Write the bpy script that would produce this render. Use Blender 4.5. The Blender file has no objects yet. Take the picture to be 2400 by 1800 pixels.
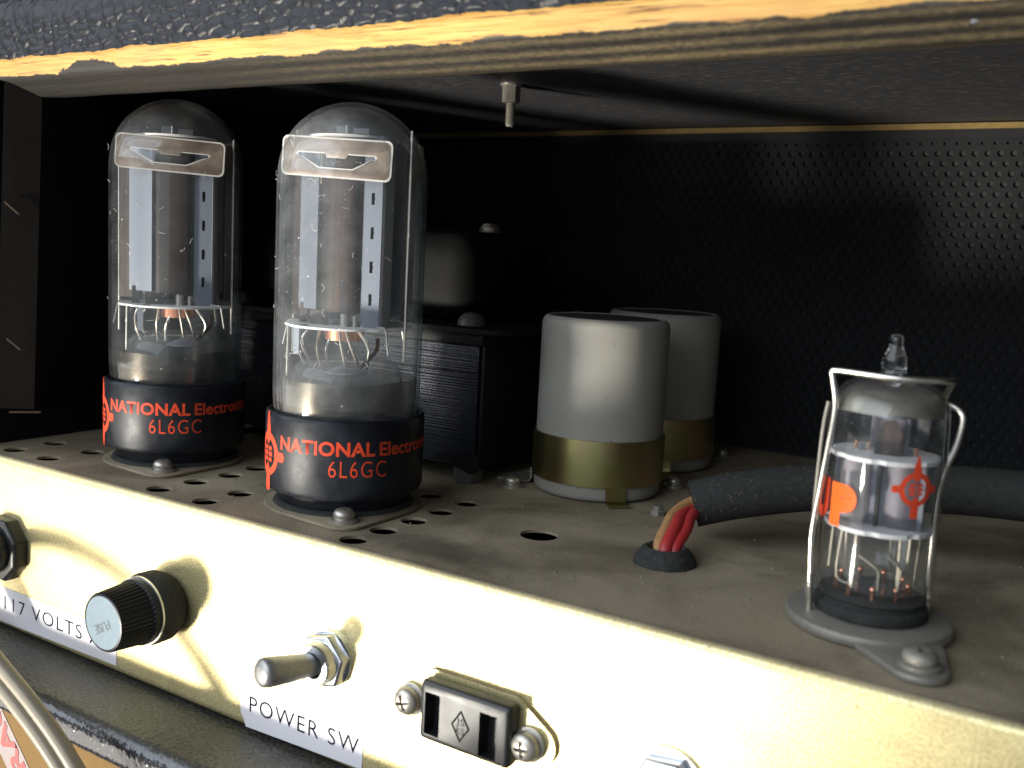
import bpy, bmesh, math, random
from mathutils import Vector, Matrix, noise
R = math.radians
S = 0.001                      # everything below is written in millimetres
random.seed(7)
scene = bpy.context.scene
COL = scene.collection

# ------------------------------------------------------------------ camera
cam_d = bpy.data.cameras.new('camera')
cam = bpy.data.objects.new('camera', cam_d); COL.objects.link(cam)
Rw = Matrix(((0.84361482, -0.11473322, 0.52454773),      # columns: camera right, up, back in world axes
             (0.53442052, 0.08472195, -0.84096189),
             (0.05204556, 0.98977698, 0.13278848)))
cam.matrix_world = Matrix.Translation((0, -167.945 * S, 68.848 * S)) @ Rw.to_4x4()
cam_d.sensor_width = 36.0; cam_d.lens = 35.2687
cam_d.clip_start = 0.005; cam_d.clip_end = 20
cam_d.dof.use_dof = True; cam_d.dof.focus_distance = 0.268; cam_d.dof.aperture_fstop = 21
scene.camera = cam

# ------------------------------------------------------------------ light
scene.view_settings.view_transform = 'Standard'; scene.view_settings.look = 'None'
scene.view_settings.exposure = 0.0; scene.view_settings.gamma = 1.0
w = bpy.data.worlds.new('World'); scene.world = w; w.use_nodes = True
w.node_tree.nodes['Background'].inputs[0].default_value = (0.80, 0.90, 1.0, 1)
w.node_tree.nodes['Background'].inputs[1].default_value = 0.15

def area(name, frm, at, power, sx, sy, color, shape='RECTANGLE'):
    d = bpy.data.lights.new(name, 'AREA'); d.shape = shape; d.size = sx; d.size_y = sy
    d.energy = power; d.color = color
    o = bpy.data.objects.new(name, d); COL.objects.link(o)
    o.location = frm
    o.rotation_euler = (Vector(at) - Vector(frm)).to_track_quat('-Z', 'Y').to_euler()
    return o
# low light coming in from the front left, and the broad cool window above it
ld = bpy.data.lights.new('low_lamp', 'SPOT'); ld.energy = 150; ld.color = (1.0, .95, .84)
ld.shadow_soft_size = .105; ld.spot_size = R(14.6); ld.spot_blend = .45
lo_ = bpy.data.objects.new('low_lamp', ld); COL.objects.link(lo_)
lo_.location = (-0.150 - .447 * 1.2, -.827 * 1.2, -.342 * 1.2)
lo_.rotation_euler = (Vector((-.202, 0, .045)) - lo_.location).to_track_quat('-Z', 'Y').to_euler()
area('window_light', (-1.0, -1.50, 1.10), (-0.13, .05, .0), 48.0, 3.2, 1.5, (.80, .90, 1.0))
area('low_fill', (-1.20, -1.0, -.60), (-0.15, .03, .03), 12.0, 1.8, .8, (1.0, .93, .84))  # added fill lamp that lifts the shadows on the panel
area('room_fill', (-.25, -2.3, .35), (-0.13, .1, .03), 11.0, 4.0, 1.8, (.88, .94, 1.0))  # added fill lamp that reaches the back of the cabinet

scene.cycles.max_bounces = 10; scene.cycles.transparent_max_bounces = 28
scene.cycles.glossy_bounces = 5; scene.cycles.diffuse_bounces = 4
scene.cycles.sample_clamp_indirect = 2.5; scene.cycles.caustics_refractive = False
scene.cycles.blur_glossy = 0.5

# ------------------------------------------------------------------ materials
class NT:
    def __init__(s, name):
        s.m = bpy.data.materials.new(name); s.m.use_nodes = True
        s.t = s.m.node_tree; s.b = s.t.nodes['Principled BSDF']; s.out = s.t.nodes['Material Output']
        s._co = None
    def n(s, typ, **kw):
        nd = s.t.nodes.new(typ)
        for k, v in kw.items():
            if k.startswith('i_'):
                key = k[2:]; key = int(key) if key.isdigit() else key.replace('_', ' ')
                nd.inputs[key].default_value = v
            else: setattr(nd, k, v)
        return nd
    def l(s, a, b): s.t.links.new(a, b)
    def obj(s):
        if s._co is None: s._co = s.n('ShaderNodeTexCoord').outputs['Object']
        return s._co
    def scaled(s, sc):
        m = s.n('ShaderNodeMapping'); m.inputs['Scale'].default_value = sc
        s.l(s.obj(), m.inputs[0]); return m.outputs[0]
    def noise(s, scale, detail=4, rough=.6, vec=None, dist=0):
        nd = s.n('ShaderNodeTexNoise'); nd.inputs['Scale'].default_value = scale
        nd.inputs['Detail'].default_value = detail; nd.inputs['Roughness'].default_value = rough
        nd.inputs['Distortion'].default_value = dist
        s.l(vec if vec is not None else s.obj(), nd.inputs['Vector']); return nd.outputs['Fac']
    def voro(s, scale, feature='F1', vec=None, out='Distance', rnd=1.0):
        nd = s.n('ShaderNodeTexVoronoi', feature=feature); nd.inputs['Scale'].default_value = scale
        nd.inputs['Randomness'].default_value = rnd
        s.l(vec if vec is not None else s.obj(), nd.inputs['Vector']); return nd.outputs[out]
    def ramp(s, f, stops):
        nd = s.n('ShaderNodeValToRGB'); e = nd.color_ramp.elements
        while len(e) < len(stops): e.new(.5)
        for el, (p, c) in zip(e, stops):
            el.position = p; el.color = (*c, 1) if isinstance(c, tuple) else (c, c, c, 1)
        s.l(f, nd.inputs[0]); return nd.outputs[0]
    def math(s, op, a, b=0.0, c=0.0):
        nd = s.n('ShaderNodeMath', operation=op)
        for i, v in enumerate((a, b, c)):
            if isinstance(v, (int, float)): nd.inputs[i].default_value = v
            else: s.l(v, nd.inputs[i])
        return nd.outputs[0]
    def mix(s, f, a, b):
        nd = s.n('ShaderNodeMix', data_type='RGBA')
        for key, v in ((0, f), (6, a), (7, b)):
            if isinstance(v, (int, float)): nd.inputs[key].default_value = v
            elif isinstance(v, tuple): nd.inputs[key].default_value = (*v, 1)
            else: s.l(v, nd.inputs[key])
        return nd.outputs[2]
    def set(s, **kw):
        for k, v in kw.items():
            key = {'base': 'Base Color', 'rough': 'Roughness', 'metal': 'Metallic', 'spec': 'Specular IOR Level', 'coat': 'Coat Weight',
                   'coat_rough': 'Coat Roughness', 'sheen': 'Sheen Weight', 'aniso': 'Anisotropic', 'alpha': 'Alpha'}[k]
            if isinstance(v, (int, float)): s.b.inputs[key].default_value = v
            elif isinstance(v, tuple): s.b.inputs[key].default_value = (*v, 1)
            else: s.l(v, s.b.inputs[key])
        return s
    def bump(s, h, strength=.5, dist=.0003, prev=None):
        nd = s.n('ShaderNodeBump'); nd.inputs['Strength'].default_value = strength; nd.inputs['Distance'].default_value = dist
        s.l(h, nd.inputs['Height'])
        if prev is not None: s.l(prev, nd.inputs['Normal'])
        s.l(nd.outputs[0], s.b.inputs['Normal']); return nd.outputs[0]

def simple(name, base, rough=.5, metal=0., spec=.5, var=.25, vscale=400, bump=0, rvar=.1):
    t = NT(name)
    f = t.noise(vscale, 5)
    lo = tuple(c * (1 - var) for c in base); hi = tuple(min(1, c * (1 + var)) for c in base)
    t.set(base=t.mix(f, lo, hi), metal=metal, spec=spec)
    r = t.math('MULTIPLY_ADD', t.noise(vscale * .5, 3), 2 * rvar, rough - rvar); t.set(rough=r)
    if bump: t.bump(t.noise(vscale * 3, 3), bump, .0002)
    return t.m

def m_glass(name, tint, dust_amt, haze, getter=None):
    t = NT(name); t.t.nodes.remove(t.b)
    lw = t.n('ShaderNodeLayerWeight'); lw.inputs['Blend'].default_value = .5
    f = t.math('MULTIPLY_ADD', t.math('POWER', lw.outputs['Facing'], 4.5), .75, .026)
    tr = t.n('ShaderNodeBsdfTransparent')
    # the wall of the bulb is seen edge-on near the outline and takes more of its tint there
    edge = t.math('POWER', lw.outputs['Facing'], 5.0)
    t.l(t.mix(edge, (.985, .99, .99), tint), tr.inputs[0])
    gl = t.n('ShaderNodeBsdfGlossy'); gl.inputs['Roughness'].default_value = .07
    gl.inputs['Color'].default_value = (.95, .98, 1, 1)
    mx = t.n('ShaderNodeMixShader'); t.l(f, mx.inputs[0]); t.l(tr.outputs[0], mx.inputs[1]); t.l(gl.outputs[0], mx.inputs[2])
    # dust: scattered specks and a thin film
    d1 = t.voro(640, out='Distance'); c1 = t.voro(640, out='Color')
    sp = t.n('ShaderNodeSeparateColor'); t.l(c1, sp.inputs[0])
    speck = t.math('MULTIPLY', t.math('LESS_THAN', d1, t.math('MULTIPLY', t.math('POWER', sp.outputs[0], 3.0), .20)), t.math('GREATER_THAN', sp.outputs[1], 1 - dust_amt))
    d2 = t.voro(1500, out='Distance'); c2 = t.voro(1500, out='Color')
    sp2 = t.n('ShaderNodeSeparateColor'); t.l(c2, sp2.inputs[0])
    patch = t.ramp(t.noise(90, 3), [(.42, 0.), (.68, 1.)])
    speck2 = t.math('MULTIPLY', t.math('MULTIPLY', t.math('LESS_THAN', d2, .2), t.math('GREATER_THAN', sp2.outputs[1], 1 - dust_amt)), patch)
    geo = t.n('ShaderNodeNewGeometry'); gx = t.n('ShaderNodeSeparateXYZ'); t.l(geo.outputs['Normal'], gx.inputs[0])
    film = t.math('MULTIPLY', t.ramp(t.noise(120, 6, .7), [(.35, .25), (.75, 1.)]), t.math('MULTIPLY_ADD', t.math('MAXIMUM', gx.outputs[2], 0.0), haze * 3.2, haze))
    fac = t.math('MINIMUM', t.math('ADD', t.math('MULTIPLY', t.math('MAXIMUM', t.math('MULTIPLY', speck, sp.outputs[2]), t.math('MULTIPLY', speck2, .6)), .6), film), .8)
    df = t.n('ShaderNodeBsdfDiffuse'); df.inputs[0].default_value = (.62, .64, .66, 1)
    m2 = t.n('ShaderNodeMixShader'); t.l(fac, m2.inputs[0]); t.l(mx.outputs[0], m2.inputs[1]); t.l(df.outputs[0], m2.inputs[2])
    t.l(m2.outputs[0], t.out.inputs[0])
    return t.m

M = {}
M['glass'] = m_glass('bulb_glass', (.55, .66, .68), .11, .034)
M['glass_hazy'] = m_glass('bulb_glass_hazy', (.46, .62, .65), .13, .075)
M['glass_small'] = m_glass('small_bulb_glass', (.62, .62, .62), .07, .016)
M['glass_stem'] = m_glass('stem_glass', (.40, .48, .52), .0, .045)

def m_solid():
    t = NT('solid_glass'); t.set(base=(.92, .93, .97), rough=.03)
    t.b.inputs['Transmission Weight'].default_value = 1.0; t.b.inputs['IOR'].default_value = 1.5
    return t.m
M['glass_solid'] = m_solid()
def m_bakelite():
    t = NT('black_bakelite')
    sm = t.ramp(t.noise(55, 6, .7), [(.42, 0.), (.72, 1.)])
    t.set(base=t.mix(sm, (.0065, .0075, .011), (.017, .020, .027)), rough=t.math('MULTIPLY_ADD', sm, .26, .30), spec=.25)
    t.bump(t.noise(900, 3), .06, .0002)
    return t.m
M['bakelite'] = m_bakelite()
M['black_plastic'] = simple('black_plastic', (.014, .014, .015), .38, var=.4, vscale=300, bump=.05)
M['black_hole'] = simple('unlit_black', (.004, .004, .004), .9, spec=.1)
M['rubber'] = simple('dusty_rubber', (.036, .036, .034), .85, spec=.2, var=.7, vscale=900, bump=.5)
M['mica'] = simple('mica', (.60, .58, .56), .55, var=.12, vscale=300)
M['mica_frosted'] = simple('frosted_mica', (.62, .60, .61), .6, var=.2, vscale=900, bump=.3)
M['nickel'] = simple('nickel', (.125, .138, .168), .55, metal=.5, var=.06, vscale=120)
M['nickel_dark'] = simple('dark_nickel', (.125, .115, .135), .5, metal=.6, var=.2, vscale=160)
M['shield_rim_glint'] = simple('shield_edge_glint', (.42, .39, .36), .5, metal=.4)  # pale colour painted in for the light caught by the rounded edges
M['wire_dim'] = simple('inner_wire', (.24, .22, .18), .45, metal=.7, var=.15)
M['nickel_dull'] = simple('dull_nickel', (.24, .24, .255), .5, metal=.55, var=.15, vscale=160)
M['wire'] = simple('bright_wire', (.78, .75, .68), .24, metal=1.0, var=.1)
M['copper'] = simple('copper', (.80, .36, .22), .3, metal=1.0, var=.2)
M['steel'] = simple('dusty_steel', (.46, .43, .38), .38, metal=.8, var=.25, vscale=900, bump=.1)
M['steel_dusty'] = simple('very_dusty_steel', (.27, .25, .215), .55, metal=.45, var=.3, vscale=1200, bump=.2)
M['dark_bolt'] = simple('dark_bolt', (.10, .095, .085), .5, metal=.4, var=.3)
M['chrome'] = simple('worn_chrome', (.70, .71, .74), .22, metal=1.0, var=.1)
M['lever'] = simple('worn_lever_metal', (.30, .30, .30), .38, metal=.7, var=.35, vscale=1200, bump=.15)
M['red_print'] = simple('red_print', (.50, .048, .018), .5, spec=.25, var=.4, vscale=900)
M['red_print_lit'] = simple('red_print_lit', (.80, .12, .012), .5, spec=.3, var=.3, vscale=900)  # same print as the red, with the lamp's brightening put into the colour
M['ink'] = simple('black_ink', (.006, .006, .015), .8, spec=.1, var=.5, vscale=1500)
M['paper'] = simple('label_paper', (.74, .71, .74), .5, spec=.4, var=.03)
M['red_wire'] = simple('red_insulation', (.42, .030, .030), .45, var=.3, vscale=700)
M['tan_wire'] = simple('tan_insulation', (.42, .22, .09), .5, var=.3, vscale=700)
M['cord'] = simple('beige_cord', (.24, .205, .15), .42, var=.12, vscale=500, bump=.05)
def m_cap():
    t = NT('grey_paint')
    c = t.mix(t.noise(60, 6, .65), (.22, .208, .182), (.32, .302, .266))
    mark = t.math('MULTIPLY', t.ramp(t.noise(420, 2, .5, t.scaled((1, 1, .6))), [(.70, 0.), (.76, 1.)]), .45)
    t.set(base=t.mix(mark, c, (.12, .11, .10)), rough=.55, spec=.35); t.bump(t.noise(90, 4), .12, .0006); return t.m
M['cap_grey'] = m_cap()
M['trafo_black'] = simple('black_lacquer', (.007, .007, .008), .55, spec=.15, var=.5, vscale=300, bump=.1)
M['bell'] = simple('black_bell_paint', (.005, .005, .0048), .66, spec=.10, var=.5, vscale=200, bump=.1)
M['lam'] = simple('lacquered_lamination', (.034, .038, .048), .24, metal=.5, var=.6, vscale=900, bump=.25)
M['carton'] = simple('brown_carton', (.20, .115, .036), .7, spec=.2, var=.1, vscale=700)
M['tape'] = simple('white_tape', (.30, .235, .225), .4, var=.08)
M['tape_red'] = simple('tape_red', (.36, .055, .050), .5, var=.2)
M['batten'] = simple('dark_batten', (.0048, .0038, .0032), .8, spec=.06, var=.6, vscale=60, bump=.1)
M['side_black'] = simple('black_interior', (.008, .008, .009), .7, spec=.2, var=.4)
M['staple'] = simple('staple_wire', (.10, .075, .055), .4, metal=.9)

M['lint'] = simple('pale_lint', (.62, .62, .62), .8, spec=.1)
M['lint_dim'] = simple('dull_lint', (.16, .155, .14), .9, spec=.1)
M['crumb'] = simple('dust_crumb', (.26, .225, .17), .9, spec=.1, var=.6, vscale=90)
def m_gold():
    t = NT('yellow_passivated_steel')
    f = t.noise(70, 3, .5, t.scaled((1, 1, .35)))
    c = t.ramp(f, [(.30, (.36, .26, .13)), (.45, (.40, .34, .14)), (.56, (.36, .36, .15)), (.70, (.50, .35, .22))])
    t.set(base=c, metal=1.0, rough=.33); t.bump(t.noise(1400, 3), .08, .0002); return t.m
M['gold'] = m_gold()

def m_getter_shield():
    t = NT('heat_stained_shield')
    f = t.noise(110, 6, .65, dist=.6)
    c = t.ramp(f, [(.28, (.060, .040, .029)), (.48, (.125, .088, .064)), (.66, (.19, .148, .118))])
    t.set(base=c, metal=.35, rough=.42); return t.m
M['shield'] = m_getter_shield()

def m_anode():
    t = NT('carbonised_anode')
    f = t.noise(260, 4, .6, t.scaled((1, 1, .02)))
    c = t.ramp(f, [(.32, (.008, .0065, .006)), (.50, (.024, .0165, .0135)), (.64, (.060, .030, .019))])
    t.set(base=c, metal=.55, rough=.40); return t.m
M['anode'] = m_anode()

def m_getter(name, lo, hi):
    t = NT(name)
    f = t.noise(60, 4, .6)
    t.set(base=t.ramp(f, [(.38, lo), (.62, hi)]), metal=1.0 if 'small' not in name else .8, rough=.27 if 'small' not in name else .42)
    if 'small' not in name: t.set(alpha=t.ramp(t.noise(40, 4, .6), [(.35, .40), (.65, .78)]))
    return t.m
M['getter'] = m_getter('getter_mirror', (.10, .085, .065), (.19, .17, .13))
M['getter_small'] = m_getter('getter_mirror_small', (.13, .115, .085), (.44, .395, .30))

def m_chassis(name, top):
    t = NT(name)
    g = t.n('ShaderNodeNewGeometry'); sx = t.n('ShaderNodeSeparateXYZ'); t.l(g.outputs['Normal'], sx.inputs[0])
    up = t.ramp(sx.outputs[2], [(.55, 0.), (.97, 1.)]) if not top else t.ramp(sx.outputs[2], [(0., .999), (1., 1.)])
    fine = t.noise(1300, 4, .7); big = t.noise(28, 5, .6, dist=.5)
    dust = t.ramp(t.math('MULTIPLY_ADD', fine, .35, t.math('MULTIPLY', big, .75)), [(.36, (.088, .069, .043)), (.50, (.195, .157, .104)), (.64, (.335, .275, .19))])
    # a patch near the second valve where the dust was rubbed off
    co = t.n('ShaderNodeSeparateXYZ'); t.l(t.obj(), co.inputs[0])
    dx = t.math('MULTIPLY', t.math('ADD', co.outputs[0], .133), 34.0); dy = t.math('MULTIPLY', t.math('ADD', co.outputs[1], -.0135), 115.0)
    r2 = t.math('ADD', t.math('MULTIPLY', dx, dx), t.math('MULTIPLY', dy, dy))
    rub = t.math('MULTIPLY', t.ramp(t.math('ADD', r2, t.math('MULTIPLY_ADD', t.noise(180, 5), 2.0, -1.0)), [(.2, 1.), (1.0, 0.)]), t.ramp(fine, [(.42, .35), (.6, .9)]))
    dust = t.mix(t.math('MULTIPLY', rub, .75), dust, (.035, .033, .028))
    clean = t.mix(t.noise(22, 4), (.80, .68, .34), (.86, .77, .46))
    grime = t.ramp(t.noise(55, 6, .7, dist=.4), [(.48, 0.), (.70, .5)])
    clean = t.mix(grime, clean, (.46, .36, .19))
    gr = t.ramp(t.noise(1900, 2, .5), [(.36, 0.), (.60, 1.)])
    clean = t.mix(t.math('MULTIPLY', t.math('SUBTRACT', 1.0, gr), .55), clean, (.40, .31, .11))
    pk = t.math('MULTIPLY', t.ramp(t.noise(620, 2, .4), [(.70, 0.), (.75, 1.)]), .7)
    scr = t.math('MULTIPLY', t.ramp(t.noise(900, 3, .6, t.scaled((.02, 1, 1))), [(.66, 0.), (.72, 1.)]), t.ramp(t.noise(14, 3), [(.45, 0.), (.7, .8)]))
    clean = t.mix(t.math('MAXIMUM', pk, scr), clean, (.30, .25, .16))
    t.set(base=t.mix(up, clean, dust), metal=t.math('MULTIPLY_ADD', up, -.70, .75),
          rough=t.math('MULTIPLY_ADD', up, .34, .40), spec=.4)
    t.bump(t.noise(1600, 3, .6), .14, .0003)
    return t.m
M['chassis'] = m_chassis('chassis_metal', False)
M['chassis_top'] = m_chassis('dusty_chassis_top', True)

def m_tolex(name, base, sc, rough, bumps, dust=None):
    t = NT(name)
    v = t.voro(sc, 'SMOOTH_F1'); n2 = t.noise(sc * 3, 3)
    r = t.math('MULTIPLY_ADD', n2, .2, rough - .1)
    col = t.mix(t.noise(200, 4), tuple(c * .7 for c in base), tuple(c * 1.4 for c in base))
    if dust:
        g = t.n('ShaderNodeNewGeometry'); sx = t.n('ShaderNodeSeparateXYZ'); t.l(g.outputs['Normal'], sx.inputs[0])
        up = t.ramp(sx.outputs[2], [(.60, 0.), (.95, 1.)])
        ed = t.ramp(t.voro(620, 'DISTANCE_TO_EDGE', vec=None), [(.02, 1.), (.16, 0.)])
        dc = t.mix(t.math('MULTIPLY', ed, t.ramp(t.noise(90, 4), [(.3, .25), (.7, 1.)])), tuple(c * .42 for c in dust), tuple(c * 1.5 for c in dust))
        col = t.mix(up, col, dc); r = t.math('MULTIPLY_ADD', up, .30, r)
    t.set(base=col, rough=r, spec=.9 if dust else .24)
    t.bump(t.math('ADD', t.math('MULTIPLY', v, -1.0), t.math('MULTIPLY', n2, .3)), bumps, .0003)
    return t.m
M['tolex'] = m_tolex('black_leathercloth', (.0085, .009, .0125), 1500, .40, .22)
M['tolex_dull'] = m_tolex('dull_leathercloth', (.014, .014, .018), 1500, .19, .10, (.050, .048, .042))

def m_rail():
    t = NT('worn_plywood_edge')
    co = t.n('ShaderNodeSeparateXYZ'); t.l(t.obj(), co.inputs[0])
    z = co.outputs[2]
    grain = t.noise(1000, 6, .7, t.scaled((.035, 1, 1)))
    streak = t.noise(1500, 4, .6, t.scaled((.03, 1, 1)))
    wood = t.ramp(grain, [(.22, (.36, .15, .033)), (.47, (.58, .335, .090)), (.78, (.72, .49, .18))])
    pit = t.math('MULTIPLY', t.ramp(streak, [(.37, 1.), (.45, 0.)]), t.ramp(t.noise(60, 4), [(.36, .2), (.58, 1.)]))
    wood = t.mix(pit, wood, (.15, .060, .022))
    tan = t.ramp(t.noise(28, 5, .65, t.scaled((.7, 1, 1))), [(.46, 0.), (.66, .75)])
    wood = t.mix(tan, wood, (.46, .25, .095))
    # dark paint remains below, with the ply showing through in bands
    zz = t.math('ADD', z, t.math('MULTIPLY_ADD', t.noise(25, 3, .5, t.scaled((.6, 1, 1))), .0007, -.00035))
    ply = t.math('SINE', t.math('MULTIPLY', zz, 6.2832 / .00150))
    hatch = t.noise(1500, 4, .75, t.scaled((.45, 1, 1)))
    band = t.noise(220, 4, .6, t.scaled((.12, 1, 1)))
    plyn = t.math('ADD', t.math('MULTIPLY', ply, .14), t.math('ADD', t.math('MULTIPLY', hatch, .75), t.math('MULTIPLY', band, .45)))
    plycol = t.ramp(plyn, [(.42, (.022, .019, .017)), (.58, (.060, .050, .034)), (.84, (.20, .155, .085))])
    # more paint is left at the far (left) end
    left = t.ramp(t.math('MULTIPLY_ADD', co.outputs[0], -4.5, -.35), [(.0, 0.), (.55, .96)])
    plycol = t.mix(left, plycol, t.mix(hatch, (.013, .0115, .010), (.036, .032, .026)))
    edge = t.math('MULTIPLY_ADD', t.noise(130, 6, .65, t.scaled((.5, 1, 1))), .0046, .1700)
    # a tongue of paint that climbs the bare strip near the left
    dx = t.math('MULTIPLY', t.math('ADD', co.outputs[0], .2405), 75.0)
    tongue = t.math('MULTIPLY', t.ramp(t.math('ADD', t.math('ABSOLUTE', dx), t.math('MULTIPLY_ADD', t.noise(420, 5, .7), .8, -.4)), [(.25, 1.), (1., 0.)]), .0027)
    edge = t.math('ADD', edge, tongue)
    k = t.math('MULTIPLY', t.math('SUBTRACT', z, edge), 3500.0)
    kk = t.n('ShaderNodeClamp'); t.l(k, kk.inputs[0])
    t.set(base=t.mix(kk.outputs[0], plycol, wood), rough=.62, spec=.3)
    t.bump(t.noise(1100, 4, .7, t.scaled((.1, 1, 1))), .5, .0004)
    return t.m
M['rail'] = m_rail()

def m_ceiling():
    t = NT('black_painted_board')
    f = t.noise(700, 5, .7, t.scaled((.12, 1, 1)))
    fleck = t.ramp(t.noise(1500, 2, .5, t.scaled((.2, 1, 1))), [(.60, 0.), (.68, 1.)])
    t.set(base=t.mix(t.math('MULTIPLY', fleck, .5), t.mix(f, (.018, .0185, .021), (.038, .039, .044)), (.20, .145, .12)), rough=.55, spec=.45)
    t.bump(f, .4, .0005); return t.m
M['ceiling'] = m_ceiling()
M['cleat'] = simple('raw_cleat', (.15, .10, .035), .75, spec=.2, var=.5, vscale=350, bump=.3)
M['perf'] = simple('black_perforated_sheet', (.017, .0175, .0187), .7, spec=.04, var=.25, vscale=120, bump=.05)
M['perf_back'] = simple('dark_grille_backing', (.023, .024, .025), .8, spec=.2, var=.3, vscale=500)

# ------------------------------------------------------------------ mesh helpers
def new_obj(name, me, mat, parent=None, loc=None, rz=0, smooth=35):
    if mat is not None and not me.materials: me.materials.append(mat)
    if smooth:
        me.shade_smooth(); me.set_sharp_from_angle(angle=R(smooth))
    o = bpy.data.objects.new(name, me); COL.objects.link(o)
    if parent: o.parent = parent
    if loc: o.location = [c * S for c in loc]
    if rz: o.rotation_euler[2] = rz
    return o

class MB:
    def __init__(s): s.v = []; s.f = []
    def add(s, vs, fs):
        b = len(s.v); s.v += [tuple(v) for v in vs]; s.f += [tuple(i + b for i in f) for f in fs]; return s
    def lathe(s, prof, seg=48, c=(0, 0, 0), ax='z', closed=False, a0=0, a1=2 * math.pi, rfun=None):
        full = abs(a1 - a0 - 2 * math.pi) < 1e-6; n = seg if full else seg + 1
        vs = []; idx = []
        for (r, h) in prof:
            row = []
            if r <= 1e-6:
                vs.append((0, 0, h)); row = [len(vs) - 1] * n
            else:
                for k in range(n):
                    a = a0 + (a1 - a0) * k / seg; rr = r * (rfun(a, h) if rfun else 1)
                    vs.append((rr * math.cos(a), rr * math.sin(a), h)); row.append(len(vs) - 1)
            idx.append(row)
        fs = []
        pairs = list(zip(idx[:-1], idx[1:]))
        if closed: pairs.append((idx[-1], idx[0]))
        for A, B in pairs:
            for k in range(seg):
                k2 = (k + 1) % n
                q = [A[k], A[k2], B[k2], B[k]]; u = []
                for i in q:
                    if i not in u: u.append(i)
                if len(u) > 2: fs.append(u)
        if ax == 'y': vs = [(x, -z, y) for x, y, z in vs]       # +h points to -Y (towards the viewer)
        if ax == 'x': vs = [(z, y, -x) for x, y, z in vs]
        return s.add([(x + c[0], y + c[1], z + c[2]) for x, y, z in vs], fs)
    def tube(s, pts, r, seg=8, smooth=0, cap=True):
        P = [Vector(p) for p in pts]
        if smooth:
            Q = []
            for i in range(len(P) - 1):
                p0 = P[max(i - 1, 0)]; p1 = P[i]; p2 = P[i + 1]; p3 = P[min(i + 2, len(P) - 1)]
                for k in range(smooth):
                    t = k / smooth
                    Q.append(.5 * (2 * p1 + (p2 - p0) * t + (2 * p0 - 5 * p1 + 4 * p2 - p3) * t * t + (3 * p1 - p0 - 3 * p2 + p3) * t ** 3))
            P = Q + [P[-1]]
        vs = []; fs = []; prev = None
        for i, p in enumerate(P):
            d = (P[min(i + 1, len(P) - 1)] - P[max(i - 1, 0)]).normalized()
            if prev is None:
                u = d.orthogonal().normalized()
            else:
                u = (prev - d * prev.dot(d)).normalized()
            prev = u; v = d.cross(u)
            rr = r[min(i, len(r) - 1)] if isinstance(r, (list, tuple)) else r
            for k in range(seg):
                a = 2 * math.pi * k / seg; vs.append(p + (u * math.cos(a) + v * math.sin(a)) * rr)
        for i in range(len(P) - 1):
            for k in range(seg):
                k2 = (k + 1) % seg
                fs.append((i * seg + k, i * seg + k2, (i + 1) * seg + k2, (i + 1) * seg + k))
        if cap:
            fs.append(tuple(range(seg))[::-1]); fs.append(tuple((len(P) - 1) * seg + k for k in range(seg)))
        return s.add(vs, fs)
    def box(s, x0, x1, y0, y1, z0, z1):
        return s.add([(x0, y0, z0), (x1, y0, z0), (x1, y1, z0), (x0, y1, z0), (x0, y0, z1), (x1, y0, z1), (x1, y1, z1), (x0, y1, z1)],
                     [(3, 2, 1, 0), (4, 5, 6, 7), (0, 1, 5, 4), (1, 2, 6, 5), (2, 3, 7, 6), (3, 0, 4, 7)])
    def sheet(s, path, z0, z1, th):
        # a thin sheet standing on a plan polyline [(x, y)], given thickness
        n = len(path); P = [Vector((a, b)) for a, b in path]; vs = []
        nor = []
        for i in range(n):
            d = (P[min(i + 1, n - 1)] - P[max(i - 1, 0)]).normalized(); nor.append(Vector((-d.y, d.x)))
        for z in (z0, z1):
            for sgn in (-.5, .5):
                for i in range(n):
                    q = P[i] + nor[i] * th * sgn; vs.append((q.x, q.y, z))
        fs = []
        A, B, Cc, D = 0, n, 2 * n, 3 * n
        for i in range(n - 1):
            fs += [(A + i, A + i + 1, Cc + i + 1, Cc + i), (B + i + 1, B + i, D + i, D + i + 1),
                   (A + i + 1, A + i, B + i, B + i + 1), (Cc + i, Cc + i + 1, D + i + 1, D + i)]
        fs += [(A, Cc, D, B), (A + n - 1, B + n - 1, D + n - 1, Cc + n - 1)]
        return s.add(vs, fs)
    def mesh(s, name, bevel=0, bseg=2, fix=True, weld=False):
        me = bpy.data.meshes.new(name)
        me.from_pydata([(x * S, y * S, z * S) for x, y, z in s.v], [], s.f)
        if bevel or fix or weld:
            bm = bmesh.new(); bm.from_mesh(me)
            if weld: bmesh.ops.remove_doubles(bm, verts=bm.verts, dist=1e-6)
            if bevel:
                ed = [e for e in bm.edges if len(e.link_faces) == 2 and e.calc_face_angle(0) > R(30)]
                bmesh.ops.bevel(bm, geom=ed, offset=bevel * S, segments=bseg, profile=.5, affect='EDGES')
            if fix: bmesh.ops.recalc_face_normals(bm, faces=bm.faces)
            bm.to_mesh(me); bm.free()
        return me
    def obj(s, name, mat, parent=None, loc=None, rz=0, bevel=0, bseg=2, smooth=35, fix=True):
        return new_obj(name, s.mesh(name, bevel, bseg, fix), mat, parent, loc, rz, smooth)

def to_mesh(curve_obj, name):
    bpy.context.view_layer.update()
    dg = bpy.context.evaluated_depsgraph_get()
    me = bpy.data.meshes.new_from_object(curve_obj.evaluated_get(dg)); me.name = name
    data = curve_obj.data; bpy.data.objects.remove(curve_obj); bpy.data.curves.remove(data)
    me.materials.clear()
    return me

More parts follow.
